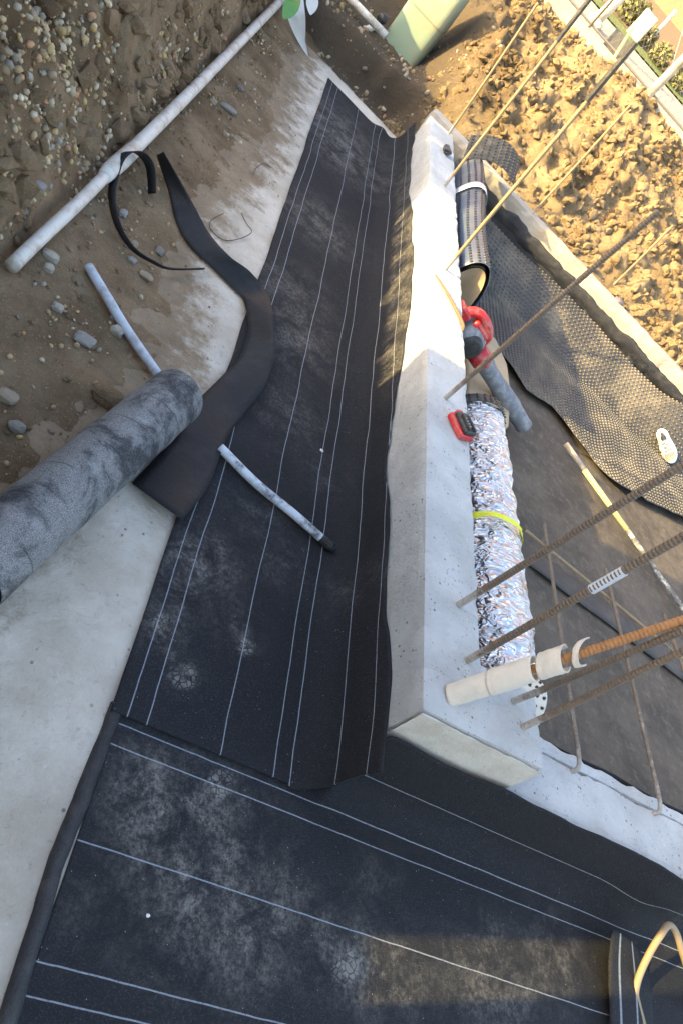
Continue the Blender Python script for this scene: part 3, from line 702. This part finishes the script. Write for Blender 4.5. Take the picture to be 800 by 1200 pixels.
# battery on the wall top
bc = W(536,503,.427); ang = R_(118)
bt = thing('battery_pack', 'red and black power tool battery lying on the tall wall', 'battery', (bc[0], bc[1], .428))
def brot(m): 
    c, s = math.cos(ang), math.sin(ang); return [(bc[0]+p[0]*c-p[1]*s, bc[1]+p[0]*s+p[1]*c, .427+p[2]) for p in m[0]], m[1]
bevel(mk('case', *brot(box((-.062,-.040,0),(.062,.040,.030))), M_red, bt), .008, 3)
bevel(mk('cover', *brot(box((-.058,-.036,.0305),(.050,.030,.052))), M_black, bt), .007, 3)
bevel(mk('latch', *brot(box((.028,-.0465,.006),(.055,-.0395,.034))), M_black, bt), .003)
bevel(mk('rail', *brot(box((-.050,-.022,.0525),(.030,-.014,.062))), M_black, bt), .002)
bevel(mk('rail', *brot(box((-.050,.012,.0525),(.030,.020,.062))), M_black, bt), .002)
for i in range(4): mk('contact', *brot(box((.012-i*.014,-.010,.0525),(.018-i*.014,.006,.056))), M_steel, bt)
bevel(mk('badge', *brot(box((-.045,-.0412,.008),(.0,-.0402,.022))), M_shoe, bt), .0005, 1)
bevel(mk('release', *brot(box((.0505,-.018,.012),(.066,.018,.046))), M_red, bt), .005)
q0, q1 = W(510,322,.437), W(541,378,.437)
tag(mk('twig', *tube(spline([q0, (q0*.6+q1*.4)+np.array([.006,0,.004]), q1, q1+(q1-q0)*.12+np.array([0,0,-.02])], 6), .007, 8, True, lambda i: .004+.0006*min(i, 8)), M_hoard, smooth=True), 'brown twig lying on the sunny top of the tall wall', 'twig')
# long stick on the inner floor
s0, s1 = W(662,520,ZF+.05), W(806,722,ZF+.05); sk = thing('broom_stick', 'long stick with yellow painted end lying across the inner floor', 'stick', tuple(s0))
def part_t(a, b): return [s0+(s1-s0)*a, s0+(s1-s0)*b]
mk('grip', *tube(part_t(0, .16), .020, 12, True), M_wood, sk, smooth=True)
mk('painted_length', *tube(part_t(.16, .515), .0185, 12, True), M_yellow, sk, smooth=True)
mk('shaft', *tube([s0+(s1-s0)*t for t in np.linspace(.515, 1.2, 20)], .0165, 12, True), m_plain('splashed shaft', (.10,.10,.10), .6, .3, 25, dirt=(.62,.62,.58), dirtamt=.95), sk, smooth=True)
# shoe
sh = thing('shoe', 'white lace-up shoe with grey toe lying on the dimple sheet', 'shoe', tuple(W(779,525,.0)))
toe, heel = W(788,543,.03), None
dr = ray(773,503); dr /= np.linalg.norm(dr); best = None
for k in np.linspace(3, 10, 3000):
    p = np.array([0,0,CAMH])+dr*k; e = abs(np.linalg.norm(p-toe)-.30)-(.0)
    if p[2] > .05 and (best is None or e < best[0]-1e-6): best = (e, p)
heel = best[1]; sa = (heel-toe); sL = np.linalg.norm(sa); sa /= sL
vw = np.array([0,0,CAMH])-toe; vw -= (vw@sa)*sa; vw /= np.linalg.norm(vw); sw = np.cross(sa, vw)
def shoe_part(t0, t1, hw, hs, h0, hscale, n=16, m=14):
    v, f = [], []
    for i in range(n):
        t = t0+(t1-t0)*i/(n-1); wdt = hw*(math.sin(min(1, t*3.2+.12)*math.pi/2))**.7*(1-.22*sstep(.35, .75, t))*(math.sin(min(1, (1.02-t)*5)*math.pi/2))**.6
        hh = hscale(t)
        for k in range(m):
            a = 2*math.pi*k/m; c, s = math.cos(a), math.sin(a); c = math.copysign(abs(c)**.7, c)
            v.append(toe+sa*(t*sL)+sw*(wdt*c)+vw*(h0+hh*(.5+.5*s)))
    f = [(i*m+k, i*m+(k+1)%m, (i+1)*m+(k+1)%m, (i+1)*m+k) for i in range(n-1) for k in range(m)]+[tuple(range(m))[::-1], tuple((n-1)*m+k for k in range(m))]
    return v, f
mk('sole', *shoe_part(.0, 1.0, .060, 1, -.045, lambda t: .030), M_shoe, sh, smooth=True)
mk('upper', *shoe_part(.03, .97, .053, 1, -.018, lambda t: .035+.045*sstep(.1, .5, t)+.02*sstep(.6, .9, t)), M_shoe, sh, smooth=True)
mk('toe_cap', *shoe_part(.10, .33, .045, 1, -.012, lambda t: .034+.045*sstep(.1, .5, t)), M_shoeg, sh, smooth=True)
mk('collar', *shoe_part(.72, .93, .033, 1, .0, lambda t: .084), M_black, sh, smooth=True)
for i in range(5):
    t = .42+i*.055; c = toe+sa*(t*sL)+vw*(.022+.045*sstep(.1,.5,t)); mk('lace', *tube([c-sw*.028+sa*(.01*(i%2)), c+vw*.004, c+sw*.028-sa*(.01*(i%2))], .0032, 6), M_grey, sh)
# lump and bits on the far wall
def blob(c, r, seed, sq=(1,1,1), sub=2, amp=.35):
    bm = bmesh.new(); bmesh.ops.create_icosphere(bm, subdivisions=sub, radius=1); out = []
    for q in bm.verts:
        p = np.array(q.co); k = 1+amp*fb(*(p*1.1+seed), oct=3)
        p = np.clip(p*k, -.82, .82); out.append(np.array(c)+p*np.array(sq)*r)
    f = [tuple(x.index for x in q.verts) for q in bm.faces]; bm.free(); return out, f
tag(mk('rag', *blob(W(524,176,.45), .045, 5, (.8,1.4,.55), 3, .6), M_black), 'crumpled dark rag on the far end of the tall wall', 'rag')
tag(mk('concrete_lump', *blob(W(703,317,.43), .055, 3, (1.2,.9,.7)), M_kerb), 'pale concrete lump on the far kerb wall at the foot of the short rebar', 'concrete lump')
tag(mk('stone', *blob(W(724,354,.42), .05, 8, (1,1,.7)), m_plain('purple stone', (.14,.11,.13), .8)), 'dark purplish stone on the far kerb wall', 'stone')

# ================================================================== LEFT SIDE
# felt roll
ra, rbv = W(209,463,.100), W(0,642,.100); rd = (rbv-ra); rd /= np.linalg.norm(rd); rl = thing('felt_roll', 'grey slate-faced felt roll lying on the bare concrete', 'roll', (ra[0], ra[1], 0))
na, nl = 64, 130; V, UV = [], []; sx = np.cross(rd, [0,0,1.]); sx /= np.linalg.norm(sx)
for j in range(nl):
    t = j/(nl-1)
    for i in range(na+1):
        th = 2*math.pi*i/na; r = .098+.0016*fb(math.cos(th)*2, math.sin(th)*2, t*7, 1.5, 3)+.0022*math.sin(t*34+1.3*math.sin(th*2+t*6))*(.4+fb(t*5, th, 1))
        if j == 0: r *= .965
        if j == 1: r *= .99
        V.append(ra+rd*(t*1.02)+sx*(r*math.cos(th))+np.array([0,0,r*math.sin(th)])); UV.append((i/na, t))
F = [(j*(na+1)+i, j*(na+1)+i+1, (j+1)*(na+1)+i+1, (j+1)*(na+1)+i) for j in range(nl-1) for i in range(na)]
mk('outer_wrap', V, F, M_felt, rl, smooth=True, uv=UV)
sp = [((.093-.0045*k/20)*math.cos(k*math.pi/10), (.093-.0045*k/20)*math.sin(k*math.pi/10)) for k in range(0, 300)]
for e, dr_ in ((ra, 1), (ra+rd*1.02, -1)):
    L_ = [e+rd*.004*dr_+sx*a+np.array([0,0,b]) for a, b in sp]; R2 = [p+rd*.03*dr_ for p in L_]
    mk('rolled_layers', L_+R2, [(i, i+1, 300+i+1, 300+i) for i in range(299)], M_strip, rl)
# curled black strip
Lp = [(155,566),(195,522),(225,477),(261,440),(281,417),(291,384),(285,350),(276,340),(251,316),(224,290),(207,261),(197,222),(184,182)]
Rp = [(214,609),(244,571),(261,526),(279,494),(311,451),(322,410),(320,372),(314,345),(293,318),(269,300),(245,273),(224,234),(192,178)]
wid = [.2,.2,.2,.2,.2,.2,.2,.19,.17,.15,.14,.13,.09]; zl = [.016,.016,.018,.022,.026,.03,.02,.014,.012,.012,.014,.02,.06]; prs = []
for (a, b, w, z0) in zip(Lp, Rp, wid, zl):
    L_ = W(*a, z0); best = None
    for z in np.linspace(z0, z0+.22, 120):
        q = W(*b, z); e = abs(np.linalg.norm(q-L_)-w)
        if best is None or e < best[0]: best = (e, q)
    prs.append((L_, best[1]))
cs = thing('cut_strip', 'curled black membrane offcut strip on the concrete beside the felt roll', 'strip', tuple(prs[0][0]))
ribbon(prs, M_strip, 'wide_strip', cs, 8, 7, .0035)
lp = [(239,316,.02),(200,316,.03),(179,308,.03),(155,292,.035),(138,265,.04),(131,234,.06),(134,207,.09),(140,188,.13),(152,179,.16),(166,182,.15),(176,198,.11),(178,228,.04)]
lw_ = [.006,.010,.014,.02,.028,.034,.045,.055,.055,.05,.045,.04]; prs = []
for (x, y, z), w in zip(lp, lw_):
    c = W(x, y, z); vwd = np.array([0,0,CAMH])-c; vwd /= np.linalg.norm(vwd); sdv = np.array([1.,.25,0]); tilt = sdv*.5+np.array([0,0,1.])*.25+vwd*.55; tilt /= np.linalg.norm(tilt)
    prs.append((c-tilt*w*.5, c+tilt*w*.5+np.array([0,0,.01])))
ribbon(prs, M_strip, 'curled_end', cs, 8, 3, .003)
# pipes
def pipe_px(name, pts, r, m, label, cat='pipe', sub=8, n=14, group=None):
    path = spline([W(*p) for p in pts], sub); return tag(mk(name, *tube(path, r, n), m, smooth=True), label, cat, group)
pw = thing('drain_pipe', 'long white plastic pipe lying along the foot of the earth bank', 'pipe', tuple(W(130,198,.1)))
mk('pipe_length', *tube(spline([W(14,312,.085), W(50,277,.095), W(90,240,.10), W(124,206,.10)], 6), .024, 14), M_pvc, pw, smooth=True)
mk('pipe_length', *tube(spline([W(139,192,.105), W(200,132,.105), W(262,69,.105), W(336,-6,.105)], 6), .030, 14), M_pvc, pw, smooth=True)
mk('pipe_socket', *tube([W(122,208,.10), W(128,201,.103), W(142,189,.106), W(156,176,.106)], .03, 14, True, lambda i: (.027,.034,.036,.034)[i]), M_pvc, pw, smooth=True)
pipe_px('conduit', [(104,312,.05),(124,345,.045),(150,388,.03),(186,440,.025)], .018, M_pvcb, 'grey blue plastic conduit running from the gravel under the felt roll')
st = thing('pvc_stick', 'splashed white plastic pipe stub lying across the lined membrane sheet', 'pipe', tuple(W(262,530,.03)))
pth = spline([W(258,524,.036), W(300,566,.034), W(345,603,.034), W(380,634,.034)], 8)
mk('pipe_length', *tube(pth, .0165, 14), m_plain('splashed white pvc', (.55,.60,.66), .5, .1, 18, dirt=(.03,.03,.03), dirtamt=.9), st, smooth=True)
mk('tarred_tip', *tube([pth[-2], pth[-1], W(387,640,.034), W(391,644,.034)], .02, 12, True, lambda i: (.0172,.019,.021,.015)[i]), M_tar, st)
# offcut and hose, lower right
of = [(W(714,1215,.03), W(765,1225,.006)), (W(714,1190,.035), W(764,1196,.006)), (W(713,1160,.04), W(762,1165,.006)), (W(713,1125,.06), W(758,1140,.012)), (W(717,1088,.105), W(750,1116,.035))]
M_off = m_membrane('offcut membrane', [.45,.80], lw=.03)
oc = ribbon([(b, a) for a, b in of], M_off, 'membrane_offcut', None, 8, 14, .004, .012)
tag(oc, 'curled piece of lined membrane under the tan hose loop', 'offcut')
hs = [(757,1232,.012),(752,1200,.018),(746,1176,.022),(744,1162,.03),(749,1142,.06),(760,1118,.11),(772,1098,.16),(783,1084,.18),(792,1094,.165),(798,1114,.13),(806,1140,.08),(820,1190,.012)]
pipe_px('hose_loop', hs, .0115, M_cable, 'tan rubber hose standing in a loop over the low sheet', 'hose', 10, 12)
# small white chip and wires
tag(mk('chip', *blob(W(377,528,.016), .010, 2, (1,.8,.6), 1), M_petal), 'tiny white chip on the lined sheet between two lines', 'chip')
tag(mk('chip', *blob(W(574-400,1073,.012), .006, 5, (1,.8,.6), 1), M_petal), 'tiny white chip on the dusty sheet', 'chip')
for (pts, lab) in (([(262,250,.01),(248,258,.012),(247,268,.008),(262,281,.006),(280,280,.01),(295,272,.02),(289,262,.03),(283,250,.012)], 'thin dark wire curl on the concrete near the curled strip'), ([(296,205,.008),(301,196,.012),(310,192,.01),(318,196,.006)], 'short wire bit on the concrete by the membrane edge')):
    tag(mk('wire_bit', *tube(spline([W(*p) for p in pts], 6), .0022, 5), M_black), lab, 'wire')
# big stones, placed by eye
big = [(128,467,.055,(1.3,.8,.7),'dark brown clod behind the felt roll'),(100,398,.036,(1.2,.9,.4),'flat pale stone beside the conduit on the soil'),(137,388,.030,(1,.8,.7),'grey stone touching the conduit'),(52,185,.028,(.8,1.2,.7),None),(157,287,.026,(.8,1.2,.6),None),(155,305,.022,(1,1,.6),None),(145,250,.025,(.8,1.1,.6),None),(60,300,.032,(1.1,.7,.6),None),(188,294,.03,(.7,1.2,.3),None),(172,323,.03,(1.2,.8,.3),None),(268,127,.05,(1.3,.8,.35),'flat pale stone on the soil between pipe and slab corner'),(45,218,.03,(1,1,.6),None),(58,314,.022,(1,1,.7),None),(25,245,.03,(1,1,.6),None),(10,465,.035,(1,.8,.6),None),(20,500,.03,(1,.7,.6),None),(135,372,.02,(1,1,.6),None),(68,360,.025,(1,.8,.6),None),(282,103,.03,(1,.8,.5),None),(250,118,.03,(1,.8,.5),None)]
labs = ['dark slate stone on the bank above the white pipe','blue-grey upright stone inside the strip loop','small blue stone just below the strip loop','pale pointed stone at the top of the strip loop','blue slate stone just below the white pipe end','flat thin shard beside the strip loop','flat shard on the dusty soil edge','grey flat stone on the white pipe','rounded stone below the white pipe','buff stone above the white pipe','dark stone at the left soil edge','white stone by the felt roll on the soil','small stone beside the conduit','brown stone below the white pipe end','pale stone on the soil near the far slab','grey stone on the soil near the far slab']
cols = [(.22,.20,.175),(.26,.245,.225),(.34,.30,.24),(.16,.145,.125),(.28,.225,.155)]
mst = [m_plain('stone %d' % i, c, .85, .2, 25, dirt=(.2,.15,.1), dirtamt=.6) for i, c in enumerate(cols)]
for i, (x, y, r, sq, lab) in enumerate(big):
    p = W(x, y, .05)
    for _ in range(6): p = W(x, y, bank_h(p[0], p[1])+r*.25)
    o = mk('stone', *blob(p, r, i*3.7, sq, 2), M_bank if i == 0 else mst[i % 5]); tag(o, lab or labs.pop(0), 'stone', 'loose stones on the soil')
# gravel
ico = bmesh.new(); bmesh.ops.create_icosphere(ico, subdivisions=1, radius=1); IV = np.array([v.co for v in ico.verts]); IF = np.array([[v.index for v in f.verts] for f in ico.faces]); ico.free()
PAL = np.array([1.15,1.05,.85])*np.array([(.42,.33,.22),(.34,.25,.16),(.48,.42,.33),(.30,.29,.28),(.40,.24,.15),(.52,.48,.42),(.24,.20,.16),(.44,.34,.18)])
def gravel(name, pos, rad, pal, m=M_gravel):
    V, F, C = [], [], []
    for k, (p, r) in enumerate(zip(pos, rad)):
        A3 = rng.normal(size=(3,3)); q, _ = np.linalg.qr(A3); s = np.array([1, rng.uniform(.6,.95), rng.uniform(.45,.8)])*r
        jit = 1+rng.uniform(-.16,.16,(len(IV),1))*(2.2 if 'clod' in name else 1); V.append((IV*jit*s)@q+p); F.append(IF+k*len(IV)); c = pal[rng.integers(len(pal))]*rng.uniform(.65,1.15); C.append(np.tile([*c, 1], (len(IV),1)))
    V = np.concatenate(V); F = np.concatenate(F); C = np.concatenate(C)
    o = mk(name, V, F.tolist(), m, smooth='clod' not in name); a = o.data.color_attributes.new('col', 'FLOAT_COLOR', 'POINT'); a.data.foreach_set('color', C.astype(np.float32).ravel()); return stuff(o)
pos, rad = [], []
while len(pos) < 5200:
    y = rng.uniform(1.15, 6.5); x = rng.uniform(-1.15, .12); p = xp(y); w = soil_w(y)
    if x > p+w*1.02+.04: continue
    t = p-x
    dens = .75*sstep(.52, .66, .5+.5*fb(x, y, 5, 1.6, 3)+.12*sstep(4.2,2,y)*sstep(.0,.3,t)) if t > .02 else .30*sstep(.45,.7,.5+.5*fb(x, y, 6, 2.2, 3))+.06
    if t > .06 and 1.8 < y < 3.4: dens += .55*sstep(-.25, .15, fb(x, y, 5, 1.3, 3))
    if rng.random() > dens: continue
    r = .007+.015*rng.random()**2.0 if t > 0 else .003+.012*rng.random()**3
    pos.append((x, y, bank_h(x, y)+r*.25)); rad.append(r)
g1 = gravel('gravel', pos, rad, PAL); g1['label'] = 'mixed buff and grey pebbles in the earth bank'; g1['category'] = 'gravel'
pos, rad = [], []
while len(pos) < 2600:
    y = rng.uniform(1.15, 6.5); x = rng.uniform(-1.1, .0); t = xp(y)-x
    if t < -soil_w(y)*.9 or rng.random() > (.25+.75*sstep(-.1, .3, fb(x, y, 8, 2, 3)))*(1 if t > 0 else .35): continue
    r = .006+.065*rng.random()**4.5 if t > .03 else .004+.018*rng.random()**5
    pos.append((x, y, bank_h(x, y)+r*.1)); rad.append(r)
g0 = gravel('earth_clods', pos, rad, PAL*.5, M_bank); g0['label'] = 'brown earth clods stuck in the bank'; g0['category'] = 'clods'
# clods and lumps on the clay
pos, rad = [], []
CP = np.array([(.42,.31,.18),(.50,.38,.23),(.34,.24,.13),(.46,.36,.23)])
while len(pos) < 7000:
    s = rng.uniform(-.3, 3.0); d = rng.uniform(.25, 2.9); x, y = at_sd(s, d)
    if rng.random() > .2+.8*sstep(-.2, .5, fb(x, y, 3, 2, 3)): continue
    r = .009+.055*rng.random()**6; h, k = berm_h(s, d); pos.append((x, y, h+r*.2)); rad.append(r)
g2 = gravel('clay_clods', pos, rad, CP, M_berm); g2['label'] = 'sunlit crumbly clay lumps on the heap'; g2['category'] = 'clods'
pos, rad = [], []
while len(pos) < 500:
    s = rng.uniform(-1.6, .0); d = rng.uniform(.36, 1.6); x, y = at_sd(s, d); r = .006+.03*rng.random()**4; h, k = berm_h(s, d); pos.append((x, y, h+r*.2)); rad.append(r)
g3 = gravel('rubble', pos, rad, PAL*.75); g3['label'] = 'dark rubble scattered in the cutting behind the slab'; g3['category'] = 'rubble'
pos, rad = [], []
for _ in range(420):
    y = rng.uniform(1.2, 6.3); x = xp(y)+soil_w(y)+abs(rng.normal())*.16-.05; r = .002+.004*rng.random()**2
    if x < .40: pos.append((x, y, r*.4+.002)); rad.append(r)
g4 = gravel('grit', pos, rad, PAL); g4['label'] = 'fine grit scattered over the bare concrete'; g4['category'] = 'grit'

# ================================================================== BACKGROUND
# green tank with pipes
tb = onD(462, 62, 1.35)[:2]; tz = .30
tk = thing('water_tank', 'green plastic tank standing in the dark cutting', 'tank', (tb[0], tb[1], tz))
T0 = onD(437,52,1.3); T1 = onD(497,62,1.3); tw = np.linalg.norm(T1[:2]-T0[:2])
tv = np.array([*CU, 0]); dvv = np.array([*CN, 0]); c0_ = np.array([(T0[0]+T1[0])/2, (T0[1]+T1[1])/2, min(T0[2], T1[2])-.10])
prf = [(0,.94),(.03,1.0),(.12,1.0),(.14,.97),(.55,.97),(.57,1.0),(.95,.98),(1.02,.9)]
V, n = [], 32
for h, k in prf:
    for i in range(n):
        a = 2*math.pi*i/n; c, s = math.cos(a), math.sin(a); c = math.copysign(abs(c)**.35, c); s = math.copysign(abs(s)**.35, s)
        V.append(c0_+tv*(tw*.50*k*c)+dvv*(.20+.16*k*s)+np.array([0,0,h]))
F = [(j*n+i, j*n+(i+1)%n, (j+1)*n+(i+1)%n, (j+1)*n+i) for j in range(len(prf)-1) for i in range(n)]+[tuple((len(prf)-1)*n+i for i in range(n))]
mk('tank_body', V, F, M_tank, tk, smooth=False)
hp_ = onD(447,22,1.3); mk('outlet_hole', *tube([hp_-dvv*.012, hp_+dvv*.05], .045, 20), M_black, tk, smooth=True)
tp_ = thing('outlet_pipe', 'white elbow pipe coming out of the green tank', 'pipe', tuple(onD(416,38,1.2)))
mk('pipe_length', *tube(spline([onD(372,-8,1.05), onD(395,15,1.05), onD(411,33,1.05)], 5), .032, 14), M_pvc, tp_, smooth=True)
mk('elbow', *tube(spline([onD(408,30,1.05), onD(414,38,1.05), onD(420,39,1.08), onD(428,35,1.15)], 5), .036, 14), M_pvc, tp_, smooth=True)
mk('pipe_length', *tube([onD(426,36,1.12), onD(441,30,1.30)], .030, 14), M_pvc, tp_, smooth=True)
tag(mk('overflow_pipe', *tube([onD(404,-8,1.02), onD(452,42,1.02)], .034, 16), M_pvc, smooth=True), 'straight white pipe leaning in front of the green tank', 'pipe')
ep = thing('elbow_pipe', 'loose white pipe elbow sticking out of the clay', 'pipe', tuple(onD(523,75,1.55)))
mk('pipe_length', *tube([onD(513,61,1.75), onD(524,72,1.5)], .042, 14), M_pvc, ep, smooth=True)
mk('elbow', *tube(spline([onD(523,71,1.5), onD(530,77,1.44), onD(532,84,1.42), onD(528,93,1.42)], 5), .046, 14), M_pvc, ep, smooth=True)
mk('collar', *tube([onD(519,67,1.61), onD(522,70,1.55)], .05, 14), M_pvc, ep, smooth=True)
# plant with a torn plastic rag near the far end of the bank
def leaf(name, pts, w, m, parent):
    L = spline(pts, 6); V = []; n = len(L)
    for i, p in enumerate(L):
        t = i/(n-1); ww = w*math.sin(math.pi*min(1, .08+t*.92))**.8; tg = L[min(i+1, n-1)]-L[max(i-1, 0)]; vwd = np.array([0,0,CAMH])-p; sdv = np.cross(tg, vwd); sdv /= np.linalg.norm(sdv)
        V += [p-sdv*ww, p+vwd/np.linalg.norm(vwd)*-.01, p+sdv*ww]
    return mk(name, V, [(i*3+k, i*3+k+1, i*3+k+4, i*3+k+3) for i in range(n-1) for k in range(2)], m, parent, smooth=True)
pl = thing('leafy_plant', 'broad-leaved green plant at the end of the white pipe', 'plant', tuple(W(322,-8,.12)))
mk('stem', *tube(spline([W(318,-10,.1), W(330,-16,.22), W(345,-14,.35)], 5), .008, 8), M_leaf, pl)
leaf('leaf', [W(350,-12,.34), W(344,2,.32), W(338,13,.28), W(332,22,.24)], .055, M_leaf, pl)
leaf('leaf', [W(345,-14,.35), W(330,-18,.36), W(312,-24,.33)], .05, M_leaf, pl)
leaf('leaf', [W(345,-14,.35), W(352,-30,.45), W(350,-50,.5)], .05, M_leaf, pl)
rg = thing('plastic_rag', 'torn pale plastic rag hanging beside the green leaf', 'rag', tuple(W(352,10,.2)))
for pts, w in (([(352,-10,.26),(350,12,.2),(352,30,.12),(357,52,.02)], .05), ([(365,-10,.26),(366,4,.22),(364,18,.16)], .05), ([(338,8,.2),(343,22,.14),(352,44,.05),(361,66,.005)], .035)):
    leaf('shred', [W(*p) for p in pts], w, M_petal, rg)
# fence
fc = thing('chain_link_fence', 'chain-link fence with white posts along the pavement', 'fence', (*at_sd(1.3, 3.0), 1.38))
fp = onD(762,108,2.98)
mk('post', *tube([np.array([fp[0],fp[1],1.30]), np.array([fp[0],fp[1],3.3])], .045, 18), M_pvc, fc, smooth=True)
mk('rail', *tube([np.array([*at_sd(-2.5,3.0), 1.46]), np.array([*at_sd(6,3.0), 1.46])], .012, 8), M_wire, fc)
mk('rail', *tube([np.array([*at_sd(-2.5,3.0), 3.2]), np.array([*at_sd(6,3.0), 3.2])], .014, 8), M_wire, fc)
for s in (fp@np.array([0,0,0])+x for x in (.38, 2.4)):
    q = at_sd(s, 2.99); mk('post', *tube([np.array([*q,1.28]), np.array([*q,3.25])], .013, 10), M_wire, fc, smooth=True)
V, F = [], []; zb_, zt_ = 1.44, 3.2; hgt = zt_-zb_; cell = .075
def wire(pth, r=.0016):
    v, f = tube(pth, r, 3, False); k = len(V); V.extend(v); F.extend(tuple(i+k for i in q) for q in f)
for i in range(int((4.2+hgt)/cell)):
    for sg in (1, -1):
        s0_ = -1.2-hgt/2+i*cell; a = np.array([*at_sd(s0_, 3.0+.004*sg), zb_]); b = np.array([*at_sd(s0_+sg*hgt*.7, 3.0+.004*sg), zt_]); wire([a, b])
stuff(mk('mesh', V, F, M_wire, fc))
mk('kerb', *[(lambda m: ([(*at_sd(p[0], p[1]), p[2]) for p in m[0]], m[1]))(box((-3,2.86,1.15),(6,3.04,1.425)))][0], M_kerb, fc)
bs = onD(705,16,3.7); bs[2] = street_z(3.7)
wp = thing('brace_post', 'leaning thick white post with a white foot block on the pavement', 'post', tuple(bs))
mk('foot', *blob(bs+np.array([0,0,.03]), .10, 4, (1.2,1,.6), 2, .1), M_pvc, wp); mk('post', *tube([bs+np.array([0,0,.02]), onD(745,-22,3.7)], .06, 16), M_pvc, wp, smooth=True)
pn = at_sd(.75, 3.12); 
def sbox(s0, s1, d0, d1, z0, z1): m = box((s0,d0,z0),(s1,d1,z1)); return [(*at_sd(p[0], p[1]), p[2]) for p in m[0]], m[1]
ps = sd(*onD(717,62,3.15)[:2])[0]; bevel(tag(mk('sign_panel', *sbox(ps-.14, ps+.14, 3.12, 3.15, street_z(3.12)-.0, street_z(3.12)+.22), M_dark), 'grey panel leaning on the pavement behind the fence', 'panel'), .02)
e0 = onD(706,84,2.95); e0[2] = 1.36; tag(mk('timber_stake', *tube([e0, onD(741,32,2.95)], .017, 6), M_yellow), 'slim wooden stake in front of the fence', 'stake')
def bush(px, D, r, label):
    c = onD(*px, D); c[2] = street_z(D)+r*.8; t = thing('garden_bush', label, 'bush', (c[0], c[1], street_z(D)), 'bushes along the verge'); V, F = [], []
    for k in range(260):
        p = rng.normal(size=3); p /= np.linalg.norm(p); p *= r*rng.uniform(.5, 1.05); q = c+p*np.array([1,1,.9]); a = rng.normal(size=3); a /= np.linalg.norm(a); b = np.cross(a, rng.normal(size=3)); b /= np.linalg.norm(b); s = r*.22; n = len(V)
        V += [q-a*s, q+b*s*.5, q+a*s, q-b*s*.5]; F.append((n, n+1, n+2, n+3))
    stuff(mk('crown', V, F, M_weed, t)); mk('trunk', *tube([np.array([c[0],c[1],street_z(D)-.02]), c], .02, 6), M_wood, t)
bush((735,8), 5.3, .20, 'round bush on the verge above the brace post'); bush((752,6), 5.5, .2, 'bush beside the white utility box'); bush((780,60), 4.95, .15, 'small bush on the verge beside the garden rail'); bush((798,88), 4.9, .16, 'small bush on the verge behind the white fence post'); bush((763,38), 5.3, .14, 'low bush below the utility box')
ub = onD(752,30,5.0); us, _ = sd(ub[0], ub[1]); bevel(tag(mk('utility_box', *sbox(us-.10, us+.10, 4.98, 5.12, street_z(5)-.02, street_z(5)+.32), M_pvc), 'white utility box at the edge of the verge', 'box'), .015)
wpole = onD(764,43,5.3); wpole[2] = street_z(5.3); tag(mk('garden_pole', *tube([wpole, onD(792,12,5.3)], .025, 10), M_pvc), 'thin white pole in the brown garden bed', 'pole')
hw = sbox(-8, 14, 9.0, 9.3, street_z(9)-.3, street_z(9)+4.2); ht = thing('garden_house', 'terracotta painted house wall beyond the garden bed', 'house', (*at_sd(2, 9.1), street_z(9)))
mk('wall', *hw, M_house, ht); mk('eaves', *sbox(-8.2, 14.2, 8.8, 9.4, street_z(9)+4.2, street_z(9)+4.4), M_kerb, ht)
for s in (0.2, 3.2, 6.2): mk('window', *sbox(s, s+1.2, 8.97, 8.999, street_z(9)+1.2, street_z(9)+2.5), M_dark, ht)
tr = thing('garden_trellis', 'pale diamond trellis in the garden bed', 'trellis', (*at_sd(1.9, 5.6), street_z(5.6)))
for i in range(14):
    for sg in (1, -1):
        a = 1.45+i*.12; mk('slat', *tube([np.array([*at_sd(a, 5.6+.008*sg), street_z(5.6)]), np.array([*at_sd(a+sg*.34, 5.6+.008*sg), street_z(5.6)+.5])], .009, 4), M_kerb, tr)

# unseen hoarding and weeds on the bank top, built for the shade they cast
hd = thing('shade_hoarding', 'unseen boarded hoarding added on the earth bank to cast shade', 'hoarding', (-1.18, 1, .5))  # added out of view; its gap lets a sun patch onto the lower sheet
y = 2.265; 
while y > -6:
    w = .145
    if y > .03 and y-w < .03: w = y-.025
    mk('board', *box((-1.20, y-w, .42), (-1.175, y-.004, 2.6)), M_hoard, hd)
    y -= w
    if abs(y-.025) < .002: y = -.13
for z in (.9, 2.2): mk('rail', *box((-1.26, .05, z), (-1.2005, 2.2, z+.09)), M_hoard, hd); mk('rail', *box((-1.26, -6, z), (-1.2005, -.16, z+.09)), M_hoard, hd)
def tuft(y0, y1, n, h, label, sx=-1.05, clumps=None):
    V, F = [], []
    for _ in range(n):
        y = rng.uniform(y0, y1)
        if clumps: y = clumps[rng.integers(len(clumps))]+rng.normal()*.045
        x = sx+rng.normal()*.05; z = bank_h(x, y)-.02; hh = h*rng.uniform(.35, 1); ln_ = rng.normal()*.08; w = rng.uniform(.008, .022); a = rng.uniform(0, 3.14); k = len(V)
        for t in (0, .5, 1): 
            c = np.array([x+ln_*t*t, y+ln_*.8*t*t, z+hh*t]); q = np.array([math.cos(a), math.sin(a), 0])*w*(1-.85*t); V += [c-q, c+q]
        F += [(k, k+1, k+3, k+2), (k+2, k+3, k+5, k+4)]
    o = stuff(mk('weeds', V, F, M_weed)); o['label'] = label; o['category'] = 'weeds'; return o
tuft(2.3, 4.2, 420, .22, 'short weeds along the crest of the earth bank', -1.05, [2.42,2.62,2.75,2.98,3.3,3.42,3.7,3.95])
tuft(4.0, 5.9, 1500, .34, 'tall weeds on the far crest of the earth bank', -1.05, [4.27,4.40,4.62,4.70,4.92,5.2,5.32,5.6,5.75])
